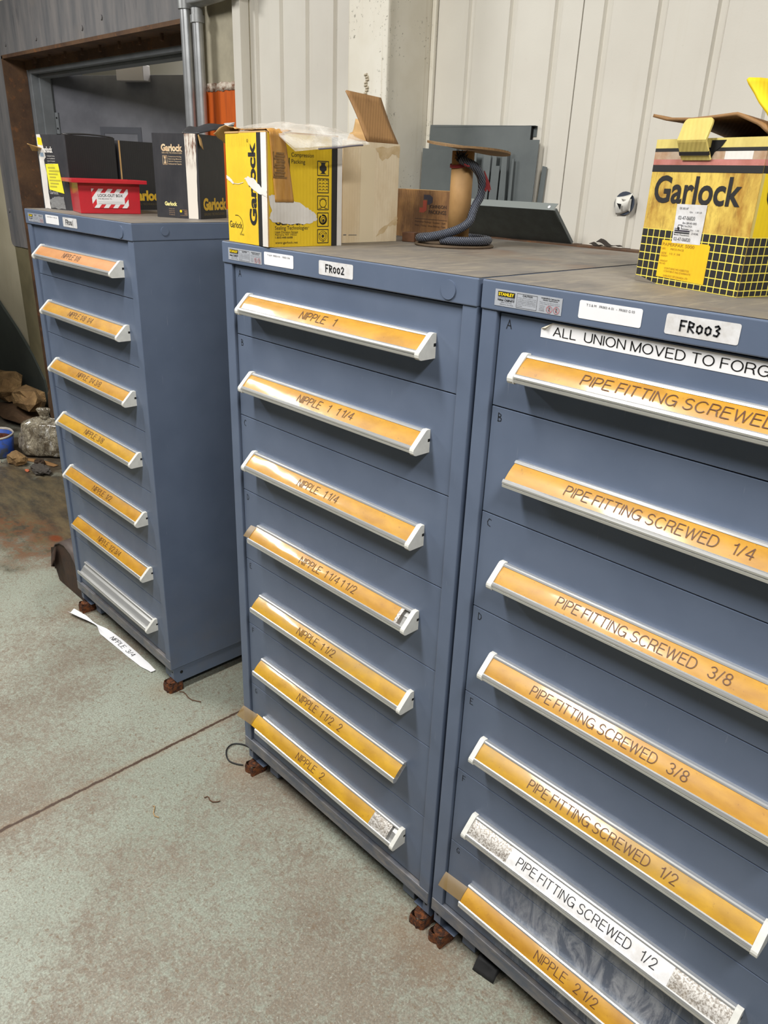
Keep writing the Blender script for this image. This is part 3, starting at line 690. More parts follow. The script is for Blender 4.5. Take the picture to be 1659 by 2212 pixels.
def cabinet(name, label, loc, rz, labels, name_tag, shade, letters, missing, stubs, hx=0.0, scuff=False, worn=0.0, dz=0.0, tsh=0.0):
    R = thing(name, label, 'drawer cabinet', (loc[0], loc[1], 0), rz, 'drawer cabinets along the wall')
    P_ = PAINT
    b = MB(P_)
    b.box(0, 0, ZB + dz, E, D, ZC + dz); b.box(W - E, 0, ZB + dz, W, D, ZC + dz)
    b.box(E, D - 0.01, ZB + dz, W - E, D, ZC + dz); b.box(E, 0.05, ZB + dz, W - E, D - 0.01, ZB + dz + 0.02)
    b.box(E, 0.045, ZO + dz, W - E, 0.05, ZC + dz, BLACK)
    b.build('body', R, 0.002)
    b = MB(RAIL)
    b.hexa([(0.001, -0.0015, ZB + dz), (W - 0.001, -0.0015, ZB + dz), (W - 0.001, 0.045, ZB + dz), (0.001, 0.045, ZB + dz), (0.001, -0.0015, ZO + dz - 0.004), (W - 0.001, -0.0015, ZO + dz - 0.004), (W - 0.001, 0.045, ZO + dz - 0.001), (0.001, 0.045, ZO + dz - 0.001)])
    for px in (0.0,): pass
    b.build('bottom_rail', R, 0.002)
    b = MB(P_)
    b.box(-0.0012, -0.003, ZC + dz, W + 0.0012, D, ZT - 0.0008 + dz)
    b.grid(lambda u, v: (0.0 + W * u, -0.0005 + (D - 0.001) * v, ZT + dz), 1, 1, DUST, False)
    b.build('top_cap', R, 0.0025, 3)
    b = MB(P_)
    b.disc((0.699, -0.003, 1.5185 + dz), 0.0165, (0, -1, 0), (1, 0, 0), 28, P_, 0.0022)
    b.build('lock_cover', R, 0.0006)
    if shade == 1:
        b = MB(P_)
        b.disc((W + 0.0012, 0.097, 1.523 + dz), 0.012, (1, 0, 0), (0, 1, 0), 24, P_, 0.0015)
        b.build('side_plug', R, 0.0005)
    # raised base
    for x0, x1, fx in ((0.004, 0.024, 0.062), (W - 0.024, W - 0.004, W - 0.062)):
        b = MB(P_)
        b.prism_x([(0.010, ZB + dz), (0.010, 0.045 + dz), (0.020, 0.030 + dz), (D - 0.01, 0.030 + dz), (D - 0.01, ZB + dz)], x0, x1)
        b.box(min(x0, fx), 0.02, 0.028 + dz, max(x1, fx), D - 0.02, 0.031 + dz)
        xo = x0 - 0.0006 if x0 < 0.1 else x1
        b.disc((xo if x0 > 0.1 else x0, 0.04, 0.066 + dz), 0.006, (1 if x0 > 0.1 else -1, 0, 0), (0, 1, 0), 12, BLACK, 0.0006)
        b.disc(((x0 + x1) / 2, 0.0100, 0.072 + dz), 0.003, (0, -1, 0), (1, 0, 0), 10, BLACK, 0.0005)
        b.build('base_channel', R, 0.0015)
    for cx in (0.095, W - 0.095):
        b = MB(P_); b.box(cx - 0.02, 0.035, 0.012, cx + 0.02, 0.30, 0.062 + dz); b.build('base_support', R, 0.002)
    for cx in (0.027, W - 0.027):
        b = MB(RUST)
        def pad(u, v, cx=cx):
            a = 2 * PI * u; r = 0.0225 * (1 + 0.16 * fbm((math.cos(a) * 2, math.sin(a) * 2, cx * 9), 1)) / max(abs(math.cos(a)), abs(math.sin(a)), 0.75)
            return (cx + r * math.cos(a) * (1.0 if v < 1 else 0.9), 0.018 + 1.25 * r * math.sin(a) * (1 if v < 1 else 0.9), (0.0295 + dz) * v + 0.002 * fbm((a * 3, v, cx), 1) * (v > .5))
        b.grid(pad, 28, 3)
        b.add([(cx + 0.020 * math.cos(2 * PI * k / 28), 0.018 + 0.025 * math.sin(2 * PI * k / 28), 0.0285 + dz) for k in range(28)], [tuple(range(28))])
        b.build('rusted_pad', R)
    # drawers
    tops = [ZC - 0.002] + SE; bots = SE + [ZO + 0.001]
    for i in range(7):
        zt, zb = tops[i] - 0.0009 + dz, bots[i] + 0.0012 + dz
        b = MB(PAINT_SC if scuff and i >= 5 else P_)
        b.box(E + 0.0035, 0.0065, zb, W - E - 0.0012, 0.042, zt)
        if letters:
            b.frame((0, 0.0065, 0), (1, 0, 0), (0, 0, 1), (0, -1, 0))
            hand(b, 'ABCDEFG'[i], 0.050 if i != 6 else 0.054, zt - 0.024, 0.0145, 0.012, 0.0013, PEN)
        dr = b.build('drawer', R, 0.0008)
        hz = HZ[i] + dz
        lx0, lx1 = 0.103 + hx, 0.659 + hx
        b = MB(ALU); b.prism_x(RPROF, lx0, lx1); b.build('handle_rail', dr)
        for side in (0, 1):
            if (i, side) in missing: continue
            b = MB(CAPW)
            c0, c1 = (lx0 - 0.010, lx0 + 0.001) if side == 0 else (lx1 - 0.001, lx1 + 0.010)
            b.prism_x([(y, z + hz) for y, z in CPROF], c0, c1)
            xo = c0 if side == 0 else c1
            b.box(xo - 0.0004, 0.0005, hz + 0.020, xo + 0.0004, 0.0064, hz + 0.026, BLACK)
            b.build('end_cap', dr, 0.0022, 3)
        for o_ in [c for c in dr.children if c.name.startswith('handle_rail')]: o_.location.z = hz
        L = labels[i]
        if L:
            mat, txt, a0, a1, tm, ext = L
            x0 = lx0 + 0.001 + ext.get('x0', 0); x1 = lx1 - 0.001 - ext.get('x1', 0)
            label_strip(dr, x0, x1, hz, mat, txt, a0 + tsh, a1 + tsh, tm, ext.get('patch', ()), label=ext.get('label'))
            if 'rest' in ext:
                label_strip(dr, x1 + 0.0002, lx1 - 0.02, hz, SPECK, name='bare_strip', label='speckled worn metal strip past the label end')
        if i in stubs:
            a, bb, dy = stubs[i]
            t_ = MB(TAPE)
            t_.grid(lambda u, v: (a + (bb - a) * u, band(0.02 + 0.96 * v)[0] - 0.0012 - dy * (1 - u), hz + band(0.02 + 0.96 * v)[1] + 0.001), 6, 4)
            o_ = t_.build('tape_end', dr); o_['label'] = 'brownish clear tape sticking out past the handle'
    # stickers on the cap
    F = lambda b: b.frame((0, -0.003, dz), (1, 0, 0), (0, 0, 1), (0, -1, 0))
    b = MB(SILVER); F(b)
    a0 = 0.028 if shade else 0.026
    z0, z1 = 1.5065, 1.5325
    b.frect(a0, z0, a0 + 0.129, z1, SILVER, 0.0006)
    b.frect(a0 + 0.006, z1 - 0.011, a0 + 0.040, z1 - 0.003, INK, 0.0009)
    b.ftext('STANLEY', a0 + 0.0075, z1 - 0.0096, 0.031, 0.0052, YELINK, 0.03, 0.0013)
    b.ftext('STORAGE SYSTEMS', a0 + 0.006, z1 - 0.0135, 0.034, 0.0017, GREYTXT, 0, 0.0009)
    b.ftext('Vidmar CABINETS', a0 + 0.006, z1 - 0.0178, 0.034, 0.0034, INK, 0.03, 0.0009, 0, 0.3)
    b.ftext('(800) 523-9462', a0 + 0.013, z1 - 0.0208, 0.022, 0.0019, GREYTXT, 0, 0.0009)
    b.ftext('Allentown, PA 18106', a0 + 0.011, z1 - 0.0238, 0.027, 0.0019, GREYTXT, 0, 0.0009)
    fx = a0 + 0.044
    b.stroke([(fx, z1 - 0.024), (fx, z1 - 0.0025), (fx + 0.039, z1 - 0.0025), (fx + 0.039, z1 - 0.024), (fx, z1 - 0.024)], 0.0006, GREYTXT, 0.0009)
    b.ftext('CAUTION', fx + 0.011, z1 - 0.0065, 0.019, 0.003, INK, 0.02, 0.0009)
    for k, t_ in enumerate(('Cabinet should be bolted securely', 'to the floor in accordance with', "manufacturer's instructions to", 'guard against accidental tipping', 'if more than one drawer is open', 'at a time.')):
        b.ftext(t_, fx + 0.002, z1 - 0.0095 - 0.0025 * k, 0.035 if k < 5 else 0.010, 0.0016, GREYTXT, 0, 0.0009)
    gx = a0 + 0.087
    b.ftext('WARNING-Cabinets for', gx + 0.003, z1 - 0.0045, 0.034, 0.0022, INK, 0.02, 0.0009)
    b.ftext('Mobile Applications', gx + 0.007, z1 - 0.0075, 0.027, 0.0022, INK, 0.02, 0.0009)
    for k, t_ in enumerate(('Never open more than one drawer at', 'a time; keep all drawers latched')):
        b.ftext(t_, gx + 0.001, z1 - 0.0105 - 0.0024 * k, 0.037, 0.0016, GREYTXT, 0, 0.0009)
    for k in range(4): b.ftext(('"Lock-in', '"Lock-out"', 'latch for', 'mobile')[k], gx + 0.001, z1 - 0.0158 - 0.0024 * k, 0.010, 0.0016, GREYTXT, 0, 0.0009)
    for k in range(2):
        cx, cz = gx + 0.020 + 0.013 * k, z1 - 0.019
        ring = [(cx + 0.0052 * math.cos(q * PI / 8), cz + 0.0052 * math.sin(q * PI / 8)) for q in range(17)]
        b.stroke(ring, 0.0008, PINK, 0.0011); b.stroke([(cx - 0.0037, cz + 0.0037), (cx + 0.0037, cz - 0.0037)], 0.0008, PINK, 0.0012)
        b.frect(cx - 0.0018, cz - 0.003, cx + 0.0016, cz + 0.003, GREYTXT, 0.0009)
    o = b.build('maker_sticker', R); o['label'] = 'silver maker sticker with caution notes'
    def rrect(b, x0, y0, x1, y1, r, mat, e):
        pts = []
        for cx, cy, s0 in ((x1 - r, y0 + r, -90), (x1 - r, y1 - r, 0), (x0 + r, y1 - r, 90), (x0 + r, y0 + r, 180)):
            for k in range(4): a = math.radians(s0 + k * 30); pts.append((cx + r * math.cos(a), cy + r * math.sin(a)))
        return b.fpoly(pts, mat, e)
    b = MB(PAPER); F(b)
    if shade == 0: wx = 0.164
    else: wx = {1: 0.177, 3: 0.187}[shade]
    rrect(b, wx, 1.5085, wx + 0.103, 1.535, 0.003, PAPER, 0.0006)
    b.ftext('T S & M   %s A 01  -  %s' % (name_tag, {'FR001': 'FR001 G 06', 'FR002': 'FR002 G 06', 'FR003': 'FR003 G 03'}[name_tag]), wx + 0.012, 1.5275, 0.079, 0.0034, GREYTXT, 0, 0.0010)
    o = b.build('stock_label', R); o['label'] = 'white stock range label'
    b = MB(PAPER_D); F(b)
    nx = {0: 0.350, 1: 0.312, 3: 0.326}[shade]
    rrect(b, nx, 1.5075, nx + 0.103, 1.535, 0.003, PAPER_D, 0.0006)
    lw = 0.0024
    wd = 0.0125
    hand(b, name_tag, nx + 0.021, 1.5145, 0.0135, wd, lw, PEN, 0.0012)
    o = b.build('name_label', R); o['label'] = 'white label with handwritten %s' % name_tag
    return R
A_ = AMBER; AY = AMBER_Y; AP = AMBER_P
lab1 = [(AP, 'NIPPLE 1/8', 0.318, 0.441, INKA, {}), (A_, 'NIPPLE 1/8  1/4', 0.309, 0.481, INKA, {}), (A_, 'NIPPLE  1/4 3/8', 0.317, 0.489, INKA, {}), (AY, 'NIPPLE  3/8', 0.321, 0.459, INKA, {}),
        (A_, 'NIPPLE  1/2', 0.331, 0.469, INKA, {}), (A_, 'NIPPLE  1/2 3/4', 0.320, 0.492, INKA, {}), None]
lab2 = [(A_, 'NIPPLE   1', 0.31, 0.421, INKA, {}), (A_, 'NIPPLE   1   1 1/4', 0.299, 0.478, INKA, {}), (A_, 'NIPPLE   1 1/4', 0.297, 0.434, INKA, {}), (A_, 'NIPPLE  1 1/4 1 1/2', 0.302, 0.498, INKA, {'x1': 0.028, 'rest': 1}),
        (AY, 'NIPPLE  1 1/2', 0.29, 0.428, INKA, {}), (AY, 'NIPPLE  1 1/2   2', 0.288, 0.458, INKA, {}), (AY, 'NIPPLE   2', 0.280, 0.391, INKA, {'x0': -0.03, 'x1': 0.082, 'rest': 1})]
o3 = 0.772
lab3 = [(A_, 'PIPE FITTING SCREWED   1/8', 0.991 - o3, 1.333 - o3, INKA, {}), (A_, 'PIPE FITTING SCREWED   1/4', 0.989 - o3, 1.289 - o3, INKA, {}), (A_, 'PIPE FITTING SCREWED   3/8', 1.003 - o3, 1.301 - o3, INKA, {}),
        (A_, 'PIPE FITTING SCREWED   3/8', 0.977 - o3, 1.275 - o3, INKA, {}), (AY, 'PIPE FITTING SCREWED   1/2', 0.999 - o3, 1.297 - o3, INKA, {}),
        (SPECK, 'PIPE FITTING SCREWED   1/2', 0.999 - o3, 1.299 - o3, INK, {'patch': ((0.977 - o3, 1.327 - o3, PAPER_D),), 'label': 'white paper label on a speckled worn strip'}),
        (A_, 'NIPPLE   2 1/2', 1.07 - o3, 1.213 - o3, INKA, {})]
cab1 = cabinet('drawer_cabinet', 'blue grey seven-drawer cabinet tagged FR001, farthest left and standing apart', (-1.2344, 0.0265), -0.011, lab1, 'FR001', 1, False, {(5, 0), (6, 0)}, {}, 0.010, dz=0.008)
cab2 = cabinet('drawer_cabinet', 'blue grey seven-drawer cabinet tagged FR002, in the middle under the yellow carton', (0, 0), 0, lab2, 'FR002', 0, True, {(3, 0), (4, 0), (5, 0), (5, 1), (6, 0)}, {3: (0.086, 0.106, 0.003), 6: (0.018, 0.082, 0.006)})
cab3 = cabinet('drawer_cabinet', 'blue grey seven-drawer cabinet tagged FR003, nearest on the right with white scuffs', (0.7722, 0), 0, lab3, 'FR003', 3, True, {(1, 0), (6, 0)}, {6: (0.043, 0.104, 0.004)}, 0.0, True)
# strip of paper on the top drawer of FR003
d0 = [c for c in cab3.children if c.name.startswith('drawer')][0]
b = MB(PAPER); b.frame((0, 0.0065, 0), (1, 0, 0), (0, 0, 1), (0, -1, 0))
b.fpoly([(0.118, 1.468), (0.515, 1.468), (0.515, 1.4925), (0.139, 1.4925), (0.118, 1.4815)], PAPER, 0.0006)
b.gtext('ALL  UNION MOVED TO FORGED', 0.142, 1.4735, 0.362, 0.0135, INK, 0.0010, 0.10)
o = b.build('notice_strip', d0); o['label'] = 'white printed paper strip reading ALL UNION MOVED TO FORGED'
b = MB(plain('yellowed_paper_corner', (214, 206, 186), 0.6)); b.add([(0.118, 0.0055, 1.4815), (0.139, 0.0055, 1.4925), (0.129, 0.0005, 1.4840)], [(0, 1, 2)]); b.build('curled_corner', d0, 0, 2, 0.0004)
#@@OBJECTS
# ------------------------------------------------------------------ cartons
def m_card(name, c, ridge='z', c2=None, stain=None, rough=0.75, amt=0.5, sc=6.0):
    t = NT(name)
    base = t.mix(t.ramp(t.noise(9, 4), 0.35, 0.65), lin(c), lin(c2 or tuple(int(x * 0.93) for x in c)))
    if stain:
        base = t.mix(t.math('MULTIPLY', t.ramp(t.noise(sc, 6, 0.65, t.mapping((1.6, 1.6, 0.7))), 0.44, 0.60), amt), base, lin(stain))
    t.color(base); t.set(rough)
    wv = t.new('ShaderNodeTexWave', wave_type='BANDS', bands_direction='X'); wv.inputs['Scale'].default_value = 38; wv.inputs['Distortion'].default_value = 0.2
    sx = t.xyz(); add = t.math('ADD', sx[0], sx[1]); cb = t.new('ShaderNodeCombineXYZ'); t.link(add, cb.inputs[0]); t.link(cb.outputs[0], wv.inputs['Vector'])
    hh = t.math('ADD', t.math('MULTIPLY', wv.outputs['Fac'], 0.25), t.noise(25, 3))
    t.bump(hh, 0.22, 0.004)
    return t.m
YEL = m_card('yellow_printed_card', (232, 196, 34), c2=(222, 184, 28), stain=(196, 158, 36), amt=0.25)
KRAFT = m_card('kraft_card', (198, 160, 104), c2=(184, 144, 90))
TAN = m_card('stained_tan_card', (240, 224, 194), c2=(228, 210, 178), stain=(206, 180, 138), amt=0.5)
BROWN = m_card('brown_flap_card', (150, 112, 68), c2=(136, 100, 60), stain=(112, 80, 46))
BLK = m_card('black_printed_card', (52, 52, 56), c2=(44, 44, 48), stain=(70, 68, 70), rough=0.5, amt=0.4)
BLK_D = m_card('plain_black_card', (30, 30, 33), c2=(26, 26, 30), rough=0.5)
TORNW = m_card('torn_white_card', (230, 226, 220), c2=(204, 198, 190), rough=0.85)
WHITE_ST = m_card('white_card_band', (226, 222, 216), c2=(212, 206, 198), rough=0.7)
GOLD = plain('gold_print', (222, 178, 40), 0.5); CREAMP = plain('cream_print', (232, 214, 178), 0.5, 0, 0, 60, 0, 0, (200, 160, 120))
BINK = plain('black_card_ink', (34, 33, 34), 0.55)
def carton(name, label, A, rz, w_, d_, h, mat, z0=1.545, t=0.004, cat='cardboard box', group=None, inner=None):
    R = thing(name, label, cat, (A[0], A[1], z0 + 0.0004), rz, group)
    b = MB(mat); inner = inner or KRAFT
    b.add([(0, 0, 0), (w_, 0, 0), (w_, d_, 0), (0, d_, 0), (0, 0, h), (w_, 0, h), (w_, d_, h), (0, d_, h)], [(3, 2, 1, 0), (0, 1, 5, 4), (1, 2, 6, 5), (2, 3, 7, 6), (3, 0, 4, 7)], mat)
    b.add([(t, t, t), (w_ - t, t, t), (w_ - t, d_ - t, t), (t, d_ - t, t), (t, t, h), (w_ - t, t, h), (w_ - t, d_ - t, h), (t, d_ - t, h)], [(0, 1, 2, 3), (4, 5, 1, 0), (5, 6, 2, 1), (6, 7, 3, 2), (7, 4, 0, 3)], inner)
    b.add([(0, 0, h), (w_, 0, h), (w_, d_, h), (0, d_, h), (t, t, h), (w_ - t, t, h), (w_ - t, d_ - t, h), (t, d_ - t, h)], [(0, 1, 5, 4), (1, 2, 6, 5), (2, 3, 7, 6), (3, 0, 4, 7)], inner)
    return R, b
FRONT = ((0, 0, 0), (1, 0, 0), (0, 0, 1), (0, -1, 0))
def RIGHT(w_): return ((w_, 0, 0), (0, 1, 0), (0, 0, 1), (1, 0, 0))
def jag(pts, amp=0.0015, n=4, seed=1):
    out = []; r = random.Random(seed)
    for (a, b), (c, d) in zip(pts, pts[1:] + pts[:1]):
        for k in range(n):
            f = k / n; out.append((a + (c - a) * f + (r.uniform(-amp, amp) if k else 0), b + (d - b) * f + (r.uniform(-amp, amp) if k else 0)))
    return out
def ring(cx, cy, rx, ry=None, a0=0, a1=360, n=24): return [(cx + rx * math.cos(math.radians(a0 + (a1 - a0) * k / n)), cy + (ry or rx) * math.sin(math.radians(a0 + (a1 - a0) * k / n))) for k in range(n + 1)]

# --- yellow carton on the middle cabinet
w_, d_, h_ = 0.173, 0.191, 0.221
R, b = carton('packing_carton', 'bright yellow carton with torn white patches and tape on the FR002 cabinet', (0.012, 0.010), -0.093, w_, d_, h_, YEL)
b.frame(*FRONT)
b.frect(0.134, 0, 0.151, h_, BINK, 0.0003); b.frect(0.151, 0, w_, h_, WHITE_ST, 0.0003)
b.ftext('Garlock', 0.129, 0.040, 0.163, 0.031, BINK, 0.035, 0.0006, 90)
b.stroke(ring(0.097, 0.206, 0.0028), 0.0007, BINK, 0.0006); b.ftext('R', 0.0985, 0.2048, 0.002, 0.0025, BINK, 0, 0.0006, 90)
b.ftext('Garlock', 0.007, 0.030, 0.056, 0.014, BINK, 0.0, 0.0006)
b.stroke(ring(0.040, 0.037, 0.027, 0.020, 105, -50, 20), 0.0011, BINK, 0.0006)
b.ftext('& Pikotek', 0.052, 0.016, 0.018, 0.005, BINK, 0, 0.0006)
b.fpoly(jag([(0.080, 0.132), (0.093, 0.137), (0.120, 0.134), (0.150, 0.117), (0.173, 0.112), (0.173, 0.098), (0.150, 0.103), (0.122, 0.110), (0.096, 0.121)], 0.0016, 4, 3), TORNW, 0.0010)
b.fpoly(jag([(0.0, 0.138), (0.020, 0.131), (0.033, 0.124), (0.030, 0.120), (0.014, 0.126), (0.0, 0.131)], 0.0008, 3, 5), TORNW, 0.0010)
b.stroke([(0.030, 0.122), (0.052, 0.121), (0.075, 0.125)], 0.0012, TORNW, 0.0008)
for k in range(14):
    x = 0.014 + k * 0.0075; b.stroke([(x, h_ - 0.004), (x - 0.004, h_ - 0.026)], 0.0004, plain('scuff_line_%d' % k, (206, 176, 46), 0.7) if k == 0 else bpy.data.materials['scuff_line_0'], 0.0004)
b.frame(*RIGHT(w_))
b.frect(0.163, 0, 0.178, h_, BINK, 0.0003); b.frect(0.178, 0, d_, h_, WHITE_ST, 0.0003); b.frect(0, 0, 0.003, h_, KRAFT, 0.0004)
b.ftext('Compression', 0.060, 0.176, 0.056, 0.0105, BINK); b.ftext('Packing', 0.060, 0.163, 0.034, 0.0105, BINK)
b.frect(0.0535, 0.155, 0.0560, 0.176, BINK)
b.ftext('Garlock', 0.017, 0.044, 0.072, 0.017, BINK, 0.02, 0.0005); b.ftext('Sealing Technologies', 0.017, 0.0325, 0.083, 0.0098, BINK); b.disc(b.P(0.1025, 0.0395, 0.0006), 0.0009, (1, 0, 0), (0, 1, 0), 8, BINK)
b.ftext('1666 Division Street', 0.017, 0.0275, 0.058, 0.005, BINK); b.ftext('Palmyra, NY 14522', 0.017, 0.0215, 0.054, 0.0055, BINK); b.ftext('1-800-448-6688', 0.017, 0.0170, 0.044, 0.0042, BINK, 0.005)
b.ftext('www.garlock.net', 0.017, 0.005, 0.057, 0.006, BINK, 0.006)
b.fpoly(jag([(0.003, 0.102), (0.020, 0.104), (0.050, 0.098), (0.075, 0.090), (0.092, 0.082), (0.108, 0.075), (0.121, 0.066), (0.125, 0.057), (0.112, 0.049), (0.085, 0.046), (0.045, 0.047), (0.012, 0.050), (0.003, 0.058), (0.010, 0.072), (0.005, 0.085)], 0.0018, 4, 9), TORNW, 0.0011)
for k in range(5):
    x0, y0, s_ = 0.126, 0.0065 + 0.0338 * (4 - k) - (0.0 if k else 0), 0.0285
    y0 = 0.0065 + (4 - k) * 0.0345
    b.stroke([(x0, y0), (x0 + s_, y0), (x0 + s_, y0 + s_ * .98), (x0, y0 + s_ * .98), (x0, y0)], 0.0017, BINK, 0.0005)
    cx, cy = x0 + s_ / 2, y0 + s_ / 2
    if k == 0:
        b.fpoly([(cx - .009, y0 + .003), (cx - .004, y0 + .005), (cx - .004, y0 + .008), (cx - .009, y0 + .011), (cx - .009, y0 + .017), (cx - .005, y0 + .020), (cx - .005, y0 + .024), (cx - .009, y0 + .026), (cx + .009, y0 + .026), (cx + .005, y0 + .024), (cx + .005, y0 + .020), (cx + .009, y0 + .017), (cx + .009, y0 + .011), (cx + .004, y0 + .008), (cx + .004, y0 + .005), (cx + .009, y0 + .003)], BINK, 0.0005)
    elif k == 1:
        for q in range(4):
            for r2 in range(3):
                ax = x0 + .003 + r2 * .009; ay = y0 + .004 + q * .0062
                b.stroke([(ax, ay + .001), (ax + .003, ay + .0035), (ax + .006, ay + .0015)], 0.0012, BINK, 0.0005)
    elif k == 2:
        b.stroke(ring(cx, cy - .001, .0085), 0.0015, BINK, 0.0005)
        for q in range(7):
            a = math.radians(35 + q * 18.5); b.stroke([(cx + .0085 * math.cos(a), cy - .001 + .0085 * math.sin(a)), (cx + .0115 * math.cos(a), cy - .001 + .0115 * math.sin(a))], 0.0011, BINK, 0.0005)
        b.stroke([(cx - .005, cy - .008), (cx - .005, cy - .0115), (cx - .011, cy - .0115)], 0.0012, BINK, 0.0005); b.stroke([(cx + .005, cy - .008), (cx + .005, cy - .0115), (cx + .011, cy - .0115)], 0.0012, BINK, 0.0005)
    elif k == 3:
        b.stroke(ring(cx, cy, .0090, None, 130, 460), 0.0032, BINK, 0.0005); b.stroke(ring(cx + .001, cy - .001, .0055, None, 0, 360), 0.0012, BINK, 0.0005); b.disc(b.P(cx + .001, cy - .002, .0005), .0032, (1, 0, 0), (0, 1, 0), 14, BINK)
    else:
        b.stroke(ring(cx, cy, .0105), 0.0009, BINK, 0.0005); b.stroke(ring(cx, cy, .007), 0.0009, BINK, 0.0005); b.disc(b.P(cx, cy, .0005), .0034, (1, 0, 0), (0, 1, 0), 14, BINK)
        for q in range(3): b.disc(b.P(cx + .0105 * math.cos(q * 2.1 + .6), cy + .0105 * math.sin(q * 2.1 + .6), .0006), .0016, (1, 0, 0), (0, 1, 0), 8, BINK)
b.build('box_body', R)
f = MB(KRAFT); f.add([], []); f.box(-0.001, -0.001, h_, 0.06, d_ - 0.01, h_ + 0.0035); f.box(0.058, 0.0, h_ + 0.0002, w_ - 0.002, d_ - 0.01, h_ + 0.0032); f.build('top_flap', R)
KTAPE = NT('brown_packing_tape'); KTAPE.color(KTAPE.mix(KTAPE.ramp(KTAPE.noise(1, 4, 0.6, KTAPE.mapping((60, 60, 8))), 0.35, 0.65), lin((196, 146, 76)), lin((172, 122, 58)))); KTAPE.set(0.3, 0, 0.3); KTAPE.bump(KTAPE.noise(1, 4, 0.6, KTAPE.mapping((90, 90, 12))), 0.5, 0.004); KTAPE = KTAPE.m
f = MB(KTAPE)   # tape over the top and down the right face
def tp(u, v):
    wob = 0.0018 * fbm((u * 6, v * 7, 1), 1)
    y0 = 0.004 + 0.030 * 0 + 0.0
    yl = 0.006 + 0.018 * max(0, v - 0.35); yr = 0.040 + 0.034 * max(0, v - 0.35) ** 0.8
    y = yl + (yr - yl) * u
    if v < 0.35: return (w_ - 0.12 * (0.35 - v) / 0.35, 0.004 + 0.06 * u, h_ + 0.006 + abs(wob) * 2)
    return (w_ + 0.002 + abs(wob), y, h_ + 0.004 - (h_ - 0.086) * (v - 0.35) / 0.65)
f.grid(tp, 10, 30); o = f.build('packing_tape', R, 0, 2, 0.0006); o['label'] = 'brown packing tape running over the top edge'
f = MB(plain('print_under_tape', (112, 86, 52), 0.5, 0, 0, 120, 0, 0, (140, 104, 58))); f.frame(*RIGHT(w_))
for q in range(9): f.frect(0.014 + 0.0035 * (q % 3), 0.140 + q * 0.0052, 0.040 + 0.002 * (q % 2), 0.1435 + q * 0.0052, f.cur, 0.0046)
f.frect(0.012, 0.136, 0.046, 0.139, f.cur, 0.0046); f.frect(0.013, 0.139, 0.016, 0.186, f.cur, 0.0046); f.build('covered_print', R)
f = MB(KRAFT)   # kraft paper corner sticking out at the top left
f.grid(lambda u, v: (0.045 - 0.075 * u - 0.012 * v * u, 0.0 + 0.03 * v - 0.012 * u * (1 - v), h_ + 0.008 + 0.008 * math.sin(u * 3.0) * (1 - v) - 0.044 * max(0, u - 0.35) ** 1.3 * (0.4 + 0.9 * v) + 0.003 * fbm((u * 5, v * 5, 0), 1)), 12, 8)
f.build('kraft_flap', R, 0, 2, 0.001)

# clear plastic bag lying crumpled over the yellow carton
def m_plastic():
    t = NT('cloudy_clear_plastic')
    t.color(lin((236, 234, 228))); t.set(0.16)
    t.link(t.ramp(t.noise(17, 4, 0.55, None, 0.9), 0.32, 0.70, 0.14, 0.46), t.b.inputs['Alpha'])
    t.bump(t.noise(20, 3, 0.5, None, 1.2), 0.6, 0.012)
    return t.m
PLAST = m_plastic()
pb = thing('plastic_bag', 'cloudy clear plastic bag draped over the top of the yellow carton', 'plastic bag', (0.012, 0.010, 1.7712), -0.093)
f = MB(PLAST)
def bag(u, v, top):   # u from the left end to the drooping right end, v front to back
    x = 0.012 + 0.215 * u; y = 0.035 + 0.19 * v - 0.03 * (1 - u) * (1 - v)
    ed = (1 - abs(2 * u - 1) ** 3) * (1 - abs(2 * v - 1) ** 2.5)
    n_ = 0.007 * fbm((u * 3.1, v * 3.0, 2 + top), 1) + 0.0025 * fbm((u * 9, v * 8, 5 + top), 1)
    ht = 0.020 - 0.012 * u
    z = 0.0055 + (ht * ed + n_ * (0.3 + 0.7 * ed)) * top
    over = max(0.0, x - 0.150)
    z -= over * (0.50 - 0.25 * v) * (1 if top > .5 else 1.15)
    return (x, y, max(z, 0.0045) if x < 0.165 else z)
f.grid(lambda u, v: bag(u, v, 1), 34, 30); f.grid(lambda u, v: bag(1 - u, v, 0.12), 34, 30)
f.build('bag_film', pb)
f = MB(plain('grey_seal_strip', (112, 108, 116), 0.4)); f.tube([Vector(bag(0.99, v, .5)) + Vector((0.002, 0, -0.001)) for v in [0.30 + k * .05 for k in range(13)]], 0.0018, 6); f.build('bag_seal', pb)

# --- tan carton behind it
w2, d2, h2 = 0.175, 0.180, 0.2195
R, b = carton('tan_carton', 'plain tan carton with raised flaps directly behind the yellow carton', (-0.023, 0.230), 0.0, w2, d2, h2, TAN)
b.frame(*RIGHT(w2)); TP2 = plain('pale_paper_tape', (232, 216, 184), 0.55)
b.frect(0.055, 0.0, 0.100, h2 - 0.012, TP2, 0.0003)
WAT = plain('water_stain', (204, 178, 134), 0.8, 0, 0, 40, 0, 0, (222, 200, 162))
b.fpoly(jag([(0.10, h2 - .012), (0.18, h2 - .004), (0.18, h2 - .03), (0.155, h2 - .022), (0.14, h2 - .034), (0.12, h2 - .036)], 0.003, 4, 2), WAT, 0.00035)
b.fpoly(jag([(0.108, .012), (0.125, .03), (0.165, .05), (0.18, .058), (0.18, .04), (0.15, .036), (0.135, .02)], 0.003, 4, 4), WAT, 0.00035)
b.stroke([(0.004, 0.018), (0.012, 0.018)], 0.002, GREYTXT, 0.0006); b.stroke([(0.020, 0.0175), (0.045, 0.017)], 0.0013, GREYTXT, 0.0006)
b.build('box_body', R)
f = MB(BROWN)
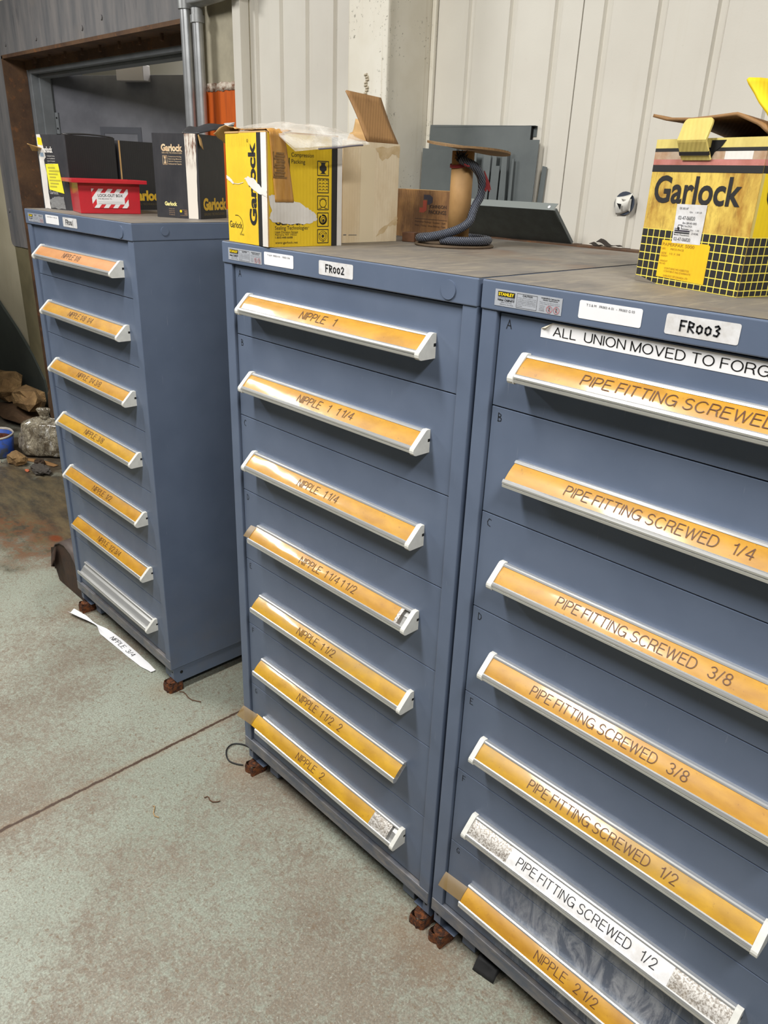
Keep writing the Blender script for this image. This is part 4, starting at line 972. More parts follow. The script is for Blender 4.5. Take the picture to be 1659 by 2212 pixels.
f.grid(lambda u, v: (w2 - 0.002 - 0.055 * v - 0.010 * u * v, 0.075 + 0.10 * u - 0.02 * v * (1 - u), h2 + 0.105 * v - 0.005 * v * u - 0.010 * math.sin(v * PI) * (u - .5)), 8, 8)
f.build('upright_flap', R, 0, 2, 0.004)
f = MB(KRAFT)
f.grid(lambda u, v: (0.10 - 0.11 * v + 0.02 * u, 0.175 - 0.002 * v + 0.012 * v * u, h2 + 0.006 + (0.045 + 0.012 * math.sin(u * 7)) * u * (0.25 + v * .75) + 0.02 * (u) * (1 - v)), 10, 6)
f.build('torn_flap', R, 0, 2, 0.003)

# --- small brown printed carton and wood block behind the spool
w3, d3, h3 = 0.240, 0.065, 0.119
R, b = carton('printed_carton', 'low brown printed carton half hidden behind the cable spool', (-0.035, 0.562), 0.0, w3, d3, h3, m_card('oily_brown_card', (170, 128, 78), c2=(152, 110, 64), stain=(98, 66, 40), amt=0.75, sc=9))
b.frame(*FRONT); NV = plain('dark_blue_print', (52, 48, 62), 0.6); RD = plain('faded_red_print', (170, 72, 48), 0.6); DK = plain('dark_brown_print', (62, 44, 34), 0.6)
o_ = 0.132
b.fpoly([(o_, .108), (o_ + .022, .108), (o_ + .032, .102), (o_ + .032, .090), (o_ + .022, .084), (o_ + .014, .084), (o_ + .014, .096), (o_, .096)], NV)
b.fpoly([(o_ - .002, .094), (o_ + .012, .094), (o_ + .012, .070), (o_ + .002, .064), (o_ - .014, .064), (o_ - .014, .076), (o_ - .002, .076)], RD)
b.ftext('JOHNSON', o_ + .020, .074, .062, .0105, DK, 0.02); b.ftext('PACKINGS', o_ + .020, .062, .062, .0095, DK, 0.02)
b.frect(o_ - .03, .0475, .218, .0487, DK)
for q in range(2): b.ftext(('Mechanical Packings - Gaskets - Seals', 'Hose - Tubing - Sheet Packing - Tape')[q], o_ - .028, .038 - q * .009, .110, .0052, DK)
for q in range(12): b.frect(.035 + q * .0065, .098, .0355 + q * .0065, .117, DK, .0003)
b.build('box_body', R)
wb_ = MB(plain('oily_wood', (96, 62, 38), 0.8, 0, 0.4, 40)); wb_.M = Matrix.Translation((0.176, 0.432, 1.5455)) @ Matrix.Rotation(0.3, 4, 'Z')
wb_.box(-0.017, -0.006, 0, 0.017, 0.03, 0.022); tag(wb_.build('wood_block', None, 0.001), 'small oily wood block at the corner of the tan carton', 'wood block')

# --- spool with packing rope
C0 = Vector((0.300, 0.4590, 0)); ER = Vector((0.75, 0.66, 0)); EF = Vector((0.66, -0.75, 0))
sp = thing('cable_spool', 'empty cardboard spool with a drooping round top on the FR002 cabinet', 'spool', (C0.x, C0.y, 1.5454))
CARDT = plain('brown_spool_tube', (176, 138, 88), 0.65, 0, 0, 9, 0, 0.15, (150, 114, 70)); PLYW = plain('worn_fibre_disc', (150, 118, 78), 0.7, 0, 0, 14, 0, 0.2, (112, 90, 62))
b = MB(CARDT); b.lathe([(0.0, 0.006), (0.026, 0.006), (0.026, 0.208), (0.021, 0.208), (0.021, 0.02)], (0.007, 0.006, 0), 28); b.build('tube', sp)
b = MB(plain('dark_fibre_disc', (92, 76, 58), 0.75, 0, 0.3, 20)); b.lathe([(0, 0), (0.094, 0), (0.096, 0.002), (0.094, 0.005), (0, 0.005)], (0, 0, 0), 40, None, True, lambda a, z: 1 + 0.02 * math.sin(3 * a)); b.build('bottom_flange', sp)
def flange(top):
    def fn(u, v):
        a = 2 * PI * u; r = 0.096 * v * (1 + 0.015 * math.sin(2 * a))
        p = Vector((0.017, 0.012, 0)) + Vector((math.cos(a) * r, math.sin(a) * r, 0)); e = p.dot(ER)
        z = 0.214 - 0.10 * max(0, e - 0.03) ** 1.2 * 1.2 + 0.0 * e + 0.012 * max(0, -e) * 0.5 + 0.004 * math.sin(a * 2 + 1) * v - 0.08 * (e - 0.017) * 0.9
        return (p.x, p.y, z + (0.0045 if top else 0.0))
    return fn
b = MB(PLYW); b.grid(flange(True), 44, 8); b.grid(lambda u, v: flange(False)(1 - u, v), 44, 8)
ff_ = flange(False); ft_ = flange(True); b.grid(lambda u, v: (ff_ if v < .5 else ft_)(u, 1), 44, 1, plain('ply_edge', (136, 106, 70), 0.8, 0, 0.3, 200)); b.build('top_flange', sp)
def m_rope():
    t = NT('graphite_braid')
    br = t.new('ShaderNodeTexWave', wave_type='BANDS', bands_direction='DIAGONAL'); br.inputs['Scale'].default_value = 90; br.inputs['Distortion'].default_value = 3; t.link(t.co, br.inputs['Vector'])
    c = t.mix(br.outputs['Fac'], lin((40, 44, 54)), lin((98, 104, 118))); t.color(c); t.set(0.5, 0.15); t.bump(br.outputs['Fac'], 0.6, 0.003); return t.m
ROPE = m_rope()
rp = thing('packing_rope', 'dark braided packing rope wound loosely around the spool', 'rope', (C0.x, C0.y, 1.5454))
ctl = [(.004, .032, .190), (.018, .036, .184), (.036, .032, .176), (.052, .018, .158), (.058, .008, .135), (.056, .006, .112), (.046, .016, .094), (.040, .028, .076), (.034, .040, .058), (.012, .056, .042), (-.022, .066, .030), (-.056, .062, .022), (-.078, .040, .0175), (-.082, .004, .016), (-.062, -.045, .0155), (-.01, -.074, .0155), (.05, -.060, .0155), (.080, -.020, .0155), (.080, .024, .0155), (.054, .058, .0155), (.012, .072, .0155), (-.030, .060, .0155)]
def spline(P, k=5):
    P = [Vector(p) for p in P]; out = []
    for i in range(len(P) - 1):
        p0, p1, p2, p3 = P[max(i - 1, 0)], P[i], P[i + 1], P[min(i + 2, len(P) - 1)]
        for j in range(k):
            t = j / k; out.append(0.5 * ((2 * p1) + (p2 - p0) * t + (2 * p0 - 5 * p1 + 4 * p2 - p3) * t * t + (3 * p1 - p0 - 3 * p2 + p3) * t ** 3))
    out.append(P[-1]); return out
path = [ER * p.x + EF * p.y + Vector((0, 0, p.z)) for p in spline(ctl)]
b = MB(ROPE); b.tube(path, 0.0098, 8); b.build('braid', rp)
b = MB(plain('frayed_black_fibre', (26, 26, 30), 0.9)); r_ = random.Random(3)
for k in range(46):
    p = ER * r_.uniform(-.004, .010) + EF * r_.uniform(.028, .038) + Vector((0, 0, r_.uniform(.184, .198))); q = p + ER * r_.uniform(-.012, .012) + EF * r_.uniform(-.002, .010) + Vector((0, 0, r_.uniform(.0, .017)))
    b.tube([p, (p + q) / 2 + ER * r_.uniform(-.003, .003), q], [0.0016, 0.0012, 0.0006], 4)
b.build('frayed_end', rp)
REDS = plain('dull_red_string', (136, 44, 46), 0.8)
b = MB(REDS)
for dz_ in (0.174, 0.1765, 0.179): b.tube([ER * (.008 + .0275 * math.cos(a)) + EF * (.0275 * math.sin(a)) + Vector((0, 0, dz_ + .002 * math.sin(2 * a))) for a in [k * 2 * PI / 30 for k in range(30)]], 0.0013, 5, None, True)
b.tube([ER * .036 + EF * .03 + Vector((0, 0, .178)), ER * .02 + EF * .046 + Vector((0, 0, .176)), ER * .012 + EF * .044 + Vector((0, 0, .18))], 0.0022, 5)
for k in range(9):
    b.tube([ER * .060 + EF * .012 + Vector((0, 0, .168)), ER * (.066 + .001 * k) + EF * .012 + Vector((0, 0, .150 - .001 * k)), ER * (.062 + .002 * k) + EF * (.012 + .001 * k) + Vector((0, 0, .128 - .0015 * (k % 4)))], 0.0011, 4)
b.build('red_string', rp)

# --- stained yellow and black carton on the right-hand cabinet
w4, d4, h4 = 0.2115, 0.20, 0.217
GST = NT('brown_stained_yellow_card')
_n = GST.noise(1, 8, 0.68, GST.mapping((19, 19, 10)), 0.25)
_c = GST.mix(GST.ramp(_n, 0.40, 0.62), lin((226, 196, 92)), lin((168, 122, 44)))
_c = GST.mix(GST.math('MULTIPLY', GST.ramp(GST.noise(1, 6, 0.7, GST.mapping((75, 75, 22), rot=(0, 0.1, 0))), 0.52, 0.66), 0.55), _c, lin((122, 86, 36)))
GST.color(_c); GST.set(0.55); GST = GST.m
PALEY = m_card('pale_yellow_lip', (226, 210, 128), c2=(214, 194, 104), stain=(176, 146, 70), amt=0.4)
PINKB = plain('faded_pink_band', (196, 128, 120), 0.6, 0, 0, 24, 0, 0, (168, 100, 84))
WSTN = plain('brown_stained_white_band', (206, 188, 168), 0.6, 0, 0, 18, 0, 0, (162, 122, 84))
YLINE = plain('yellow_grid_line', (240, 222, 96), 0.55); BRY = m_card('bright_yellow_side', (238, 206, 20), c2=(228, 194, 18))
R, b = carton('grid_carton', 'stained yellow carton with a black grid base and open lid on the FR003 cabinet', (0.915, 0.232), -0.298, w4, d4, h4, GST, inner=BROWN)
b.frame(*FRONT)
b.frect(0, .2035, w4, h4, PALEY); b.frect(0, .1990, w4, .2040, BINK, .0004); b.frect(0, .1880, w4, .1990, WSTN); b.frect(0.14, .1880, w4 - .022, .1990, WHITE_ST, .0005); b.frect(0, .1800, w4, .1880, PINKB); b.frect(0, .1700, w4, .1800, BINK, .0004)
b.ftext('Garlock', 0.012, 0.124, 0.172, 0.041, BINK, 0.022, 0.0006)
def gridp(b, width):
    b.frect(0, 0, width, .0845, YLINE, .0003)
    n = int(width / .01285) + 1
    for r in range(7):
        for c in range(n):
            x0 = c * .01285 + .0006; x1 = min(x0 + .0110, width); y1 = .0835 - r * .0125; y0 = max(y1 - .0108, 0.0012)
            if x1 - x0 > .001 and y1 > y0: b.frect(x0, y0, x1, y1, BINK, .0006)
gridp(b, w4)
b.fpoly([(0, 0), (.05, 0), (.03, .004), (.012, .008), (0, .009)], plain('scuffed_grey_edge', (120, 112, 100), 0.8), .0008)
b.frame(*RIGHT(w4))
b.frect(0, 0, d4, h4, BRY, .0002); b.frect(0, .2035, d4, h4, PALEY); b.frect(0, .1990, d4, .2040, BINK, .0004); b.frect(0, .1880, d4, .1990, WSTN); b.frect(0, .1800, d4, .1880, PINKB); b.frect(0, .1700, d4, .1800, BINK, .0004); b.frect(0, 0, .006, .17, PALEY, .0004)
b.ftext('Garlock', 0.018, 0.124, 0.165, 0.041, BINK, 0.035, 0.0006); gridp(b, d4)
b.build('box_body', R)
f = MB(PAPER_D); f.frame(*FRONT)   # white stock label
ca, sa = math.cos(-0.02), math.sin(-0.02)
f.fpoly([(.066, .124), (.126, .1245), (.1255, .067), (.068, .066)][::-1], PAPER_D, .0010)
for t_, x, y, wd, hh in (('DE 500.3/8"', .073, .1165, .018, .0032), ('Qty   1.50 LB', .094, .1115, .024, .003), ('02-47-06820', .073, .1015, .034, .0055), ('Bin BR40-085', .084, .0955, .028, .003), ('PO No-CMGR', .084, .0910, .020, .003), ('Qty   1.50', .101, .0855, .018, .003), ('Z14038L', .105, .0810, .014, .0028), ('02-47-06820', .071, .0700, .034, .0052)):
    f.ftext(t_, x, y, wd, hh, GREYTXT, 0, .0014)
f.stroke([(.070, .088), (.075, .088), (.076, .0935), (.083, .0935), (.083, .088), (.098, .0880)], .0008, PEN, .0014); f.disc(f.P(.0775, .0882, .0015), .0022, (0, -1, 0), (1, 0, 0), 12, PEN)
f.frect(.070, .0840, .101, .0862, NV, .0014); f.frect(.070, .0812, .101, .0830, PEN, .0014); f.ftext('Meritor Transmissions', .070, .0780, .031, .0022, PEN, .01, .0014)
o = f.build('stock_label', R); o['label'] = 'white stock number label'
LBY = m_card('yellow_paper_label', (240, 196, 22), c2=(230, 182, 20)); FADE = plain('faint_brown_print', (168, 128, 30), 0.7)
f = MB(LBY); f.frame(*FRONT)
f.fpoly([(.0465, .012), (.146, .010), (.146, .0665), (.142, .069), (.0475, .069)], LBY, .0009)
for t_, x, y, wd, hh in (('PAPERPAK 5000', .050, .0605, .066, .0048), ('LBS.      PIECE-PACE', .050, .055, .046, .0028), ('SIZE   1/2 X 3/8', .050, .048, .040, .0028), ('DESIGN', .050, .044, .014, .0026), ('WEIGHT', .050, .036, .016, .0026), ('PO NO', .050, .032, .012, .0026), ('CONTAINS NO ASBESTOS', .062, .025, .052, .0030), ('CONTIENT PAS D\'AMIANTE', .062, .0205, .056, .0030), ('GARLOCK OF CANADA LTD', .062, .0135, .052, .0030)):
    f.ftext(t_, x, y, wd, hh, FADE, 0, .0013)
o = f.build('paper_label', R); o['label'] = 'plain yellow paper label with faint print'
f = MB(PALEY)   # tab pushed out of the front
def tab(u, v):
    xx = 0.060 + 0.056 * u
    if v < .45: q = v / .45; y, z = -0.0015 - 0.016 * q, 0.1875 + 0.026 * q
    else: q = (v - .45) / .55; y, z = -0.0175 + 0.010 * q, 0.2135 + 0.030 * q
    k = max(0, v - .82) / .18; sh = (1 - math.sqrt(max(0, 1 - k * k))) * 0.22
    return (0.088 + (xx - 0.088) * (1 - sh), y, z)
f.grid(tab, 10, 24, None, False)
f.frame((0, 0, 0), (1, 0, 0), (0, 0, 1), (0, -1, 0)); f.add([(0.0595, -0.0068, .1935), (0.1165, -0.0068, .1935), (0.1165, -0.0092, .1985), (0.0595, -0.0092, .1985)], [(0, 1, 2, 3)], BINK)
f.build('front_tab', R, 0, 2, 0.003)
f = MB(BLACK); f.frame(*FRONT); f.fpoly([(.112, .199), (.116, .190), (.120, .198), (.132, .206), (.138, .214), (.112, .214)], BLACK, .0008); f.build('tab_opening', R, 0, 2, 0.0006)
f = MB(BROWN)   # lid flap lying back over the opening, seen from below
NEAR = [(-0.0156, 0.2521), (0.0147, 0.2456), (0.0686, 0.2435), (0.106, 0.2451), (0.1485, 0.2475), (0.1906, 0.2330), (0.2087, 0.2215)]
def lid(u, v):
    x = -0.0156 + 0.2243 * u
    for (a0, z0), (a1, z1) in zip(NEAR, NEAR[1:]):
        if a0 <= x <= a1 + 1e-6: zn = z0 + (z1 - z0) * (x - a0) / (a1 - a0); break
    xb = 0.002 + 0.204 * u
    return (xb + (x - xb) * v, d4 - 0.004 - (d4 - 0.002) * v, h4 + 0.002 + (zn - h4 - 0.002) * v + 0.006 * math.sin(PI * v) * (1 - u))
f.grid(lid, 30, 12)
f.build('lid_flap', R, 0, 2, 0.0045)
f = MB(BRY)     # side flap standing up
f.grid(lambda u, v: (w4 - 0.002 - 0.052 * v + 0.008 * math.sin(v * 5 + u), 0.0 + 0.006 * v + (d4 - 0.02) * u - 0.002 * math.sin(v * 14) * (u < .05), h4 + 0.075 * v + 0.002 * math.sin(u * 8)), 8, 12)
f.build('side_flap', R, 0, 2, 0.0045)

# --- black cartons and red box on the left cabinet
Z1 = 1.553
def sh_card(name, label, A, rz, w_, d_, h): return carton(name, label, A, rz, w_, d_, h, BLK, Z1, 0.004, 'cardboard box', 'black cartons on the left cabinet')
R, b = sh_card('black_carton', 'black carton with torn white edge and yellow label, leftmost on the FR001 cabinet', (-1.225, 0.092), 0.173, 0.158, 0.186, 0.226)
b.frame(*RIGHT(0.158)); b.frect(0.002, 0, 0.186, 0.226, BLK_D, .0003)
b.frame(*FRONT)
b.fpoly(jag([(0, 0), (.033, 0), (.030, .05), (.034, .11), (.028, .150), (.040, .158), (.030, .20), (.022, .226), (0, .226)], .001, 3, 8), TORNW, .0004)
b.fpoly([(.004, .196), (.030, .194), (.028, .216), (.004, .218)], YELINK, .0008); b.fpoly([(.010, .160), (.030, .160), (.028, .172), (.010, .172)], plain('blue_grey_print', (150, 170, 190), .6), .0008)
b.ftext('Garlock', .020, .172, .062, .019, WHITE_ST, 0.04, .0005)
for q in range(4): b.ftext(('Compression Packing', 'Gasketing Material', 'Hydraulic Components', 'Industrial Seals')[q], .046, .160 - q * .0075, .044, .004, WHITE_ST, .01, .0006)
b.ftext('Garlock', .038, .046, .050, .012, plain('faint_white_print', (150, 148, 146), .6), 0.03, .0005)
b.fpoly(jag([(.036, .002), (.120, .002), (.116, .040), (.060, .038), (.036, .030)], .004, 4, 6), m_trans('shiny_clear_tape', (190, 190, 188), 0.45, 0.12, 40), .0009)
b.build('box_body', R)
f = MB(YELINK); f.frame(*FRONT); LY = plain('lemon_label', (238, 230, 58), .55); f.fpoly([(.040, .060), (.122, .050), (.106, .140), (.034, .138)], LY, .0012)
LYP = plain('lemon_label_print', (190, 180, 60), .6)
for q in range(7): f.frect(.046 + .004 * (q % 2), .068 + q * .0095, .085 + .012 * (q % 3), .0725 + q * .0095, LYP, .0016)
o = f.build('yellow_label', R); o['label'] = 'lemon yellow label'
f = MB(KRAFT); f.grid(lambda u, v: (.022 - .042 * u, .0 - .05 * v * (1 - .4 * u) + .02 * u, .184 + .004 * math.sin(u * 4) + .012 * v * (1 - u) - .004 * u), 8, 6); f.build('torn_flap', R, 0, 2, .002)
f = MB(BLK_D); f.grid(lambda u, v: (.158 - .02 * v, .004 + .178 * u, .226 + .004 * math.sin(u * 3.1) + .003 * v), 8, 2); f.build('top_flap', R, 0, 2, .003)
R, b = sh_card('black_carton', 'plain black carton behind the red lock-out box, second from the left', (-1.262, 0.290), 0.173, 0.158, 0.185, 0.220)
b.frame(*RIGHT(0.158)); b.frect(0.0, 0, 0.185, 0.220, BLK_D, .0003); b.frect(0, 0.04, .006, .220, KRAFT, .0005)
b.ftext('Garlock', .030, .030, .150, .035, GOLD, 0.05, .0006); b.ftext('SEALING TECHNOLOGIES', .034, .016, .130, .007, plain('dim_gold_print', (96, 84, 52), .6), 0, .0006)
b.build('box_body', R)
R, b = sh_card('black_carton', 'black carton with rust stained white corner band, right of the red lock-out box', (-0.734, 0.241), 0.458, 0.156, 0.150, 0.235)
RSTW = NT('rust_dripped_white_band')
_z = RSTW.xyz()[2]
_n = RSTW.math('MULTIPLY', RSTW.ramp(RSTW.noise(1, 5, 0.7, RSTW.mapping((140, 140, 22))), 0.45, 0.60), RSTW.ramp(_z, 0.13, 0.20))
RSTW.color(RSTW.mix(_n, lin((228, 220, 208)), lin((110, 62, 34)))); RSTW.set(.7); RSTW = RSTW.m
b.frame(*FRONT)
b.fpoly(jag([(.113, 0), (.147, 0), (.148, .08), (.150, .16), (.152, .2348), (.113, .2348)], .0008, 3, 3), RSTW, .0005)
b.ftext('Garlock', .030, .186, .074, .020, CREAMP, 0.05, .0006); b.ftext('SEALING TECHNOLOGIES', .032, .180, .070, .004, CREAMP, 0, .0006)
b.stroke([(.034, .150), (.049, .150), (.049, .174), (.034, .174), (.034, .150)], .0011, CREAMP, .0006); b.fpoly([(.037, .152), (.046, .152), (.043, .163), (.046, .172), (.037, .172), (.041, .163)], CREAMP, .0005)
for q in range(4): b.ftext(('Compression Packing', 'Gasketing Material', 'Hydraulic Components', 'Industrial Seals')[q], .053, .1695 - q * .0065, .046, .0042, CREAMP, .006, .0006)
b.ftext('Garlock', .030, .034, .044, .012, plain('pale_lemon_print', (232, 222, 150), .5), 0.05, .0006)
for q in range(4): b.ftext(('Palmyra NY', 'Houston Texas', 'Sealing', 'Products')[q], .044, .024 - q * .0055, .020, .003, WSTN, 0, .0006)
b.disc(b.P(.086, .020, .0006), .004, (0, -1, 0), (1, 0, 0), 10, YELINK); b.stroke([(.083, .008), (.108, .008), (.108, .024), (.090, .024)], .0008, WSTN, .0006)
for q in range(4): b.frect(.098, .011 + q * .003, .106, .0122 + q * .003, WSTN, .0006)
b.frame(*RIGHT(0.156)); b.frect(.001, 0, .150, .235, BLK_D, .0003)
b.ftext('Garlock', .016, .024, .135, .036, GOLD, 0.05, .0006); b.ftext('SEALING TECHNOLOGIES', .018, .010, .120, .007, plain('dull_gold_print', (120, 104, 60), .6), 0, .0006)
b.build('box_body', R)
f = MB(BLK)
LO = [(.104, .003, .2365), (.130, .001, .2355), (.158, .004, .2360), (.182, .050, .2480), (.203, .130, .2600)]
UP = [(.083, .060, .2525), (.105, .062, .2560), (.140, .066, .2615), (.178, .085, .2660), (.209, .130, .2740)]
def pl_(L, u):
    k = u * (len(L) - 1); i = min(int(k), len(L) - 2); return Vector(L[i]).lerp(Vector(L[i + 1]), k - i)
f.grid(lambda u, v: pl_(LO, u).lerp(pl_(UP, u), v) + Vector((0, 0, .0025 * math.sin(u * 13) * v)), 20, 6)
q0, q1, q2, q3 = [pl_(LO, .90).lerp(pl_(UP, .90), .35), pl_(LO, 1).lerp(pl_(UP, 1), .45), pl_(UP, 1), pl_(UP, .84)]
f.add([p + Vector((.002, -.003, .0005)) for p in (q0, q1, q2, q3)], [(0, 1, 2, 3)], PAPER_D)
f.build('open_flap', R, 0, 2, .003)
f = MB(KRAFT); f.grid(lambda u, v: (.1565 + .006 * u, .006 + .016 * v, .235 - .030 * u - .012 * v), 4, 4); f.build('torn_corner', R, 0, 2, .002)
# red lock-out box
lk = thing('lockout_box', 'red lidless metal lock-out box with striped warning label before the black cartons', 'lock-out box', (-0.916, 0.078, Z1 + .0004), 1.318)
REDP = plain('red_enamel', (190, 34, 46), 0.38, 0, 0.1, 20, 0.2)
w6, d6, h6 = 0.184, 0.150, 0.089
b = MB(REDP); t_ = .002
b.add([(0, 0, 0), (w6, 0, 0), (w6, d6, 0), (0, d6, 0), (-.002, -.003, h6), (w6 + .002, -.003, h6), (w6 + .002, d6 + .003, h6), (-.002, d6 + .003, h6)], [(3, 2, 1, 0), (0, 1, 5, 4), (1, 2, 6, 5), (2, 3, 7, 6), (3, 0, 4, 7)])
b.add([(t_, t_, t_), (w6 - t_, t_, t_), (w6 - t_, d6 - t_, t_), (t_, d6 - t_, t_), (t_, t_, h6), (w6 - t_, t_, h6), (w6 - t_, d6 - t_, h6), (t_, d6 - t_, h6)], [(0, 1, 2, 3), (4, 5, 1, 0), (5, 6, 2, 1), (6, 7, 3, 2), (7, 4, 0, 3)])
b.build('box_body', lk, .0015)
b = MB(REDP); q_ = .022
for x0, y0, x1, y1 in ((-q_, -q_, w6 + q_, 0), (-q_, d6, w6 + q_, d6 + q_), (-q_, 0, 0, d6), (w6, 0, w6 + q_, d6)): b.box(x0, y0, h6, x1, y1, h6 + .011)
b.build('rim_flange', lk, .0012)
b = MB(plain('warning_red', (206, 40, 50), .45)); b.frame((0, -.0018, 0), (1, 0, 0), (0, 0, 1), (0, -1, 0)); LW = plain('label_white', (226, 224, 224), .45)
lx0, lx1, ly0, ly1 = .037, .148, .017, .073
b.frect(lx0, ly0, lx1, ly1, b.cur, .0004)
for k in range(-2, 5):
    x = lx0 + .004 + k * .0285
    pts = []
    for (px, py) in ((x, ly0), (x + .015, ly0), (x + .015 + .046, ly1), (x + .046, ly1)): pts.append((px, py))
    # clip the slanted bar to the label
    def clip(P, ax, lim, keep_gt):
        out = []
        for i in range(len(P)):
            a, c = P[i], P[(i + 1) % len(P)]; ia = (a[ax] >= lim) == keep_gt or a[ax] == lim; ic = (c[ax] >= lim) == keep_gt or c[ax] == lim
            if ia: out.append(a)
            if ia != ic:
                f_ = (lim - a[ax]) / (c[ax] - a[ax]); out.append(tuple(a[j] + (c[j] - a[j]) * f_ for j in (0, 1)))
        return out
    pts = clip(pts, 0, lx0, True); pts = clip(pts, 0, lx1, False) if pts else pts
    if len(pts) > 2: b.fpoly(pts, LW, .0007)
b.frect(lx0 + .013, ly0 + .011, lx1 - .012, ly1 - .012, LW, .0011)
b.ftext('LOCK-OUT BOX', lx0 + .018, ly1 - .0235, .076, .0085, BINK, .012, .0015); b.ftext('THIS BELONGS TO:', lx0 + .018, ly1 - .031, .042, .004, GREYTXT, 0, .0015)
b.stroke([(lx0 + .018, ly0 + .018), (lx1 - .018, ly0 + .018)], .0004, GREYTXT, .0015); b.stroke([(lx0 + .018, ly0 + .0135), (lx1 - .018, ly0 + .0135)], .0004, GREYTXT, .0015)
o = b.build('warning_label', lk); o['label'] = 'red and white striped label reading LOCK-OUT BOX'

# ------------------------------------------------------------------ things on the floor
# fallen paper strip
fs = MB(PAPER)
cen = [(-1.215, .012), (-1.15, .028), (-1.06, .046), (-0.98, .052), (-.90, .058), (-.80, .060), (-.70, .062), (-.635, .066)]
hw = [.024, .017, .008, .020, .021, .020, .017, .010]
lift = [.012, .014, .010, .004, .003, .003, .003, .004]; tw = [.9, .7, 1.2, .1, 0, 0, 0, .1]
def strip(u, v):
    k = u * (len(cen) - 1); i = min(int(k), len(cen) - 2); f_ = k - i; f_ = f_ * f_ * (3 - 2 * f_)
    g = lambda L: L[i] + (L[i + 1] - L[i]) * f_
    x = cen[i][0] + (cen[i + 1][0] - cen[i][0]) * (k - i); y = cen[i][1] + (cen[i + 1][1] - cen[i][1]) * (k - i)
    s_ = (v - .5) * 2 * g(hw); a = g(tw)
    return (x, y - .036 + s_ * math.cos(a), .002 + g(lift) * .7 + abs(s_) * math.sin(a) * .6)
fs.grid(strip, 60, 6)
vv, ff, asp = grotesque('NIPPLE  3/4', .095); out = []
for x, y in vv:
    p = strip(.50 + .255 * x, .28 + .44 * y); out.append((p[0], p[1], p[2] + .0008))
fs.add(out, ff, INK)
tag(fs.build('paper_strip', None), 'white paper strip printed NIPPLE 3/4 lying on the floor below the FR001 cabinet', 'paper strip')
# rusty bent plate beside the left cabinet
RBR = NT('dark_rusty_plate'); RBR.color(RBR.mix(RBR.ramp(RBR.noise(16, 6, 0.7), .35, .65), lin((74, 52, 38)), lin((52, 40, 34)))); RBR.set(.75); RBR.bump(RBR.noise(70, 4), .3, .004); RBR = RBR.m
rpn = thing('rusty_plate', 'dark rusty bent plate standing on the floor against the FR001 cabinet', 'scrap plate', (-1.40, .06, 0))
b = MB(RBR)
out = [(.05, .001), (-.125, .001), (-.150, .05), (-.155, .10), (-.140, .150), (-.105, .186), (-.06, .208), (-.01, .214), (.05, .196), (.10, .150), (.125, .10), (.125, .001)]
b.prism_y(out[::-1], 0.0, 0.05); b.build('plate', rpn, .006)
b = MB(plain('greyish_rusty_rim', (84, 72, 66), .6, 0, .3, 30)); rim = out[2:-1]
b.add([(x, -.004, z) for x, z in rim] + [(x, .062, z + .006) for x, z in rim], [(i, i + 1, len(rim) + i + 1, len(rim) + i) for i in range(len(rim) - 1)], None, True); b.build('rim', rpn, 0, 2, .006)
b = MB(RBR); b.add([(-.150, -.006, .06), (-.152, -.008, .12), (-.130, -.012, .165), (-.085, -.010, .185), (-.075, -.028, .130), (-.110, -.030, .085)], [(0, 1, 2, 3, 4, 5)]); b.build('bent_tongue', rpn, 0, 2, .005)
# black wire loop by the middle cabinet
b = MB(plain('black_wire', (30, 30, 32), .5)); P_ = spline([(-.040, .062, .004), (-.085, .052, .004), (-.112, .030, .004), (-.110, .004, .004), (-.088, -.016, .004), (-.058, -.026, .004), (-.032, -.018, .004), (-.012, -.004, .004)], 6)
b.tube(P_, .0022, 8); tag(b.build('wire_loop', None), 'thin black wire loop on the floor beside the FR002 cabinet foot', 'wire')
# black rubber scrap under the right cabinet
b = MB(plain('black_rubber', (34, 34, 36), .6))
b.grid(lambda u, v: (.905 + .055 * u, .008 + .045 * v + .008 * u, .002 + .030 * math.sin(v * PI) * (1 - .3 * u) + .006 * fbm((u * 4, v * 4, 1), 1)), 10, 10)
tag(b.build('rubber_scrap', None, 0, 2, .004), 'black rubber scrap lying under the front edge of the FR003 cabinet', 'scrap')

def crumple(name, label, cat, c, s_, mat, amp=.25, sc=2.2, seed=0, flat=.0, sub=3, rz=0, group=None, sharp=True):
    import bmesh
    bm = bmesh.new(); bmesh.ops.create_icosphere(bm, subdivisions=sub, radius=1)
    lo = 9; rj = random.Random(seed + 11)
    for v in bm.verts:
        p = v.co.copy(); n_ = noise.fractal(p * sc + Vector((seed * 3.1, seed, 0)), .8, 2.1, 4); rd = noise.ridged_multi_fractal(p * sc * 1.3 + Vector((seed, 5, 2)), .9, 2.0, 3, .9, 2) * .4 if sharp else 0
        k = 1 + amp * (n_ + .4 * rd - .3)
        q = Vector((math.copysign(abs(p.x) ** .8, p.x), math.copysign(abs(p.y) ** .8, p.y), math.copysign(abs(p.z) ** .8, p.z))) * k
        if sharp: q += Vector((rj.uniform(-1, 1), rj.uniform(-1, 1), rj.uniform(-1, 1))) * (.16 if sub < 3 else .05)
        v.co = Vector((q.x * s_[0], q.y * s_[1], q.z * s_[2])); lo = min(lo, v.co.z)
    for v in bm.verts:
        v.co.z = max(v.co.z - lo * (1 - flat), .0)
    me = bpy.data.meshes.new(name); bm.to_mesh(me); bm.free(); me.materials.append(mat)
    if not sharp: me.polygons.foreach_set('use_smooth', [True] * len(me.polygons))
    o = bpy.data.objects.new(name, me); COL.objects.link(o); o.location = c; o.rotation_euler = (0, 0, rz)
    return tag(o, label, cat, group)
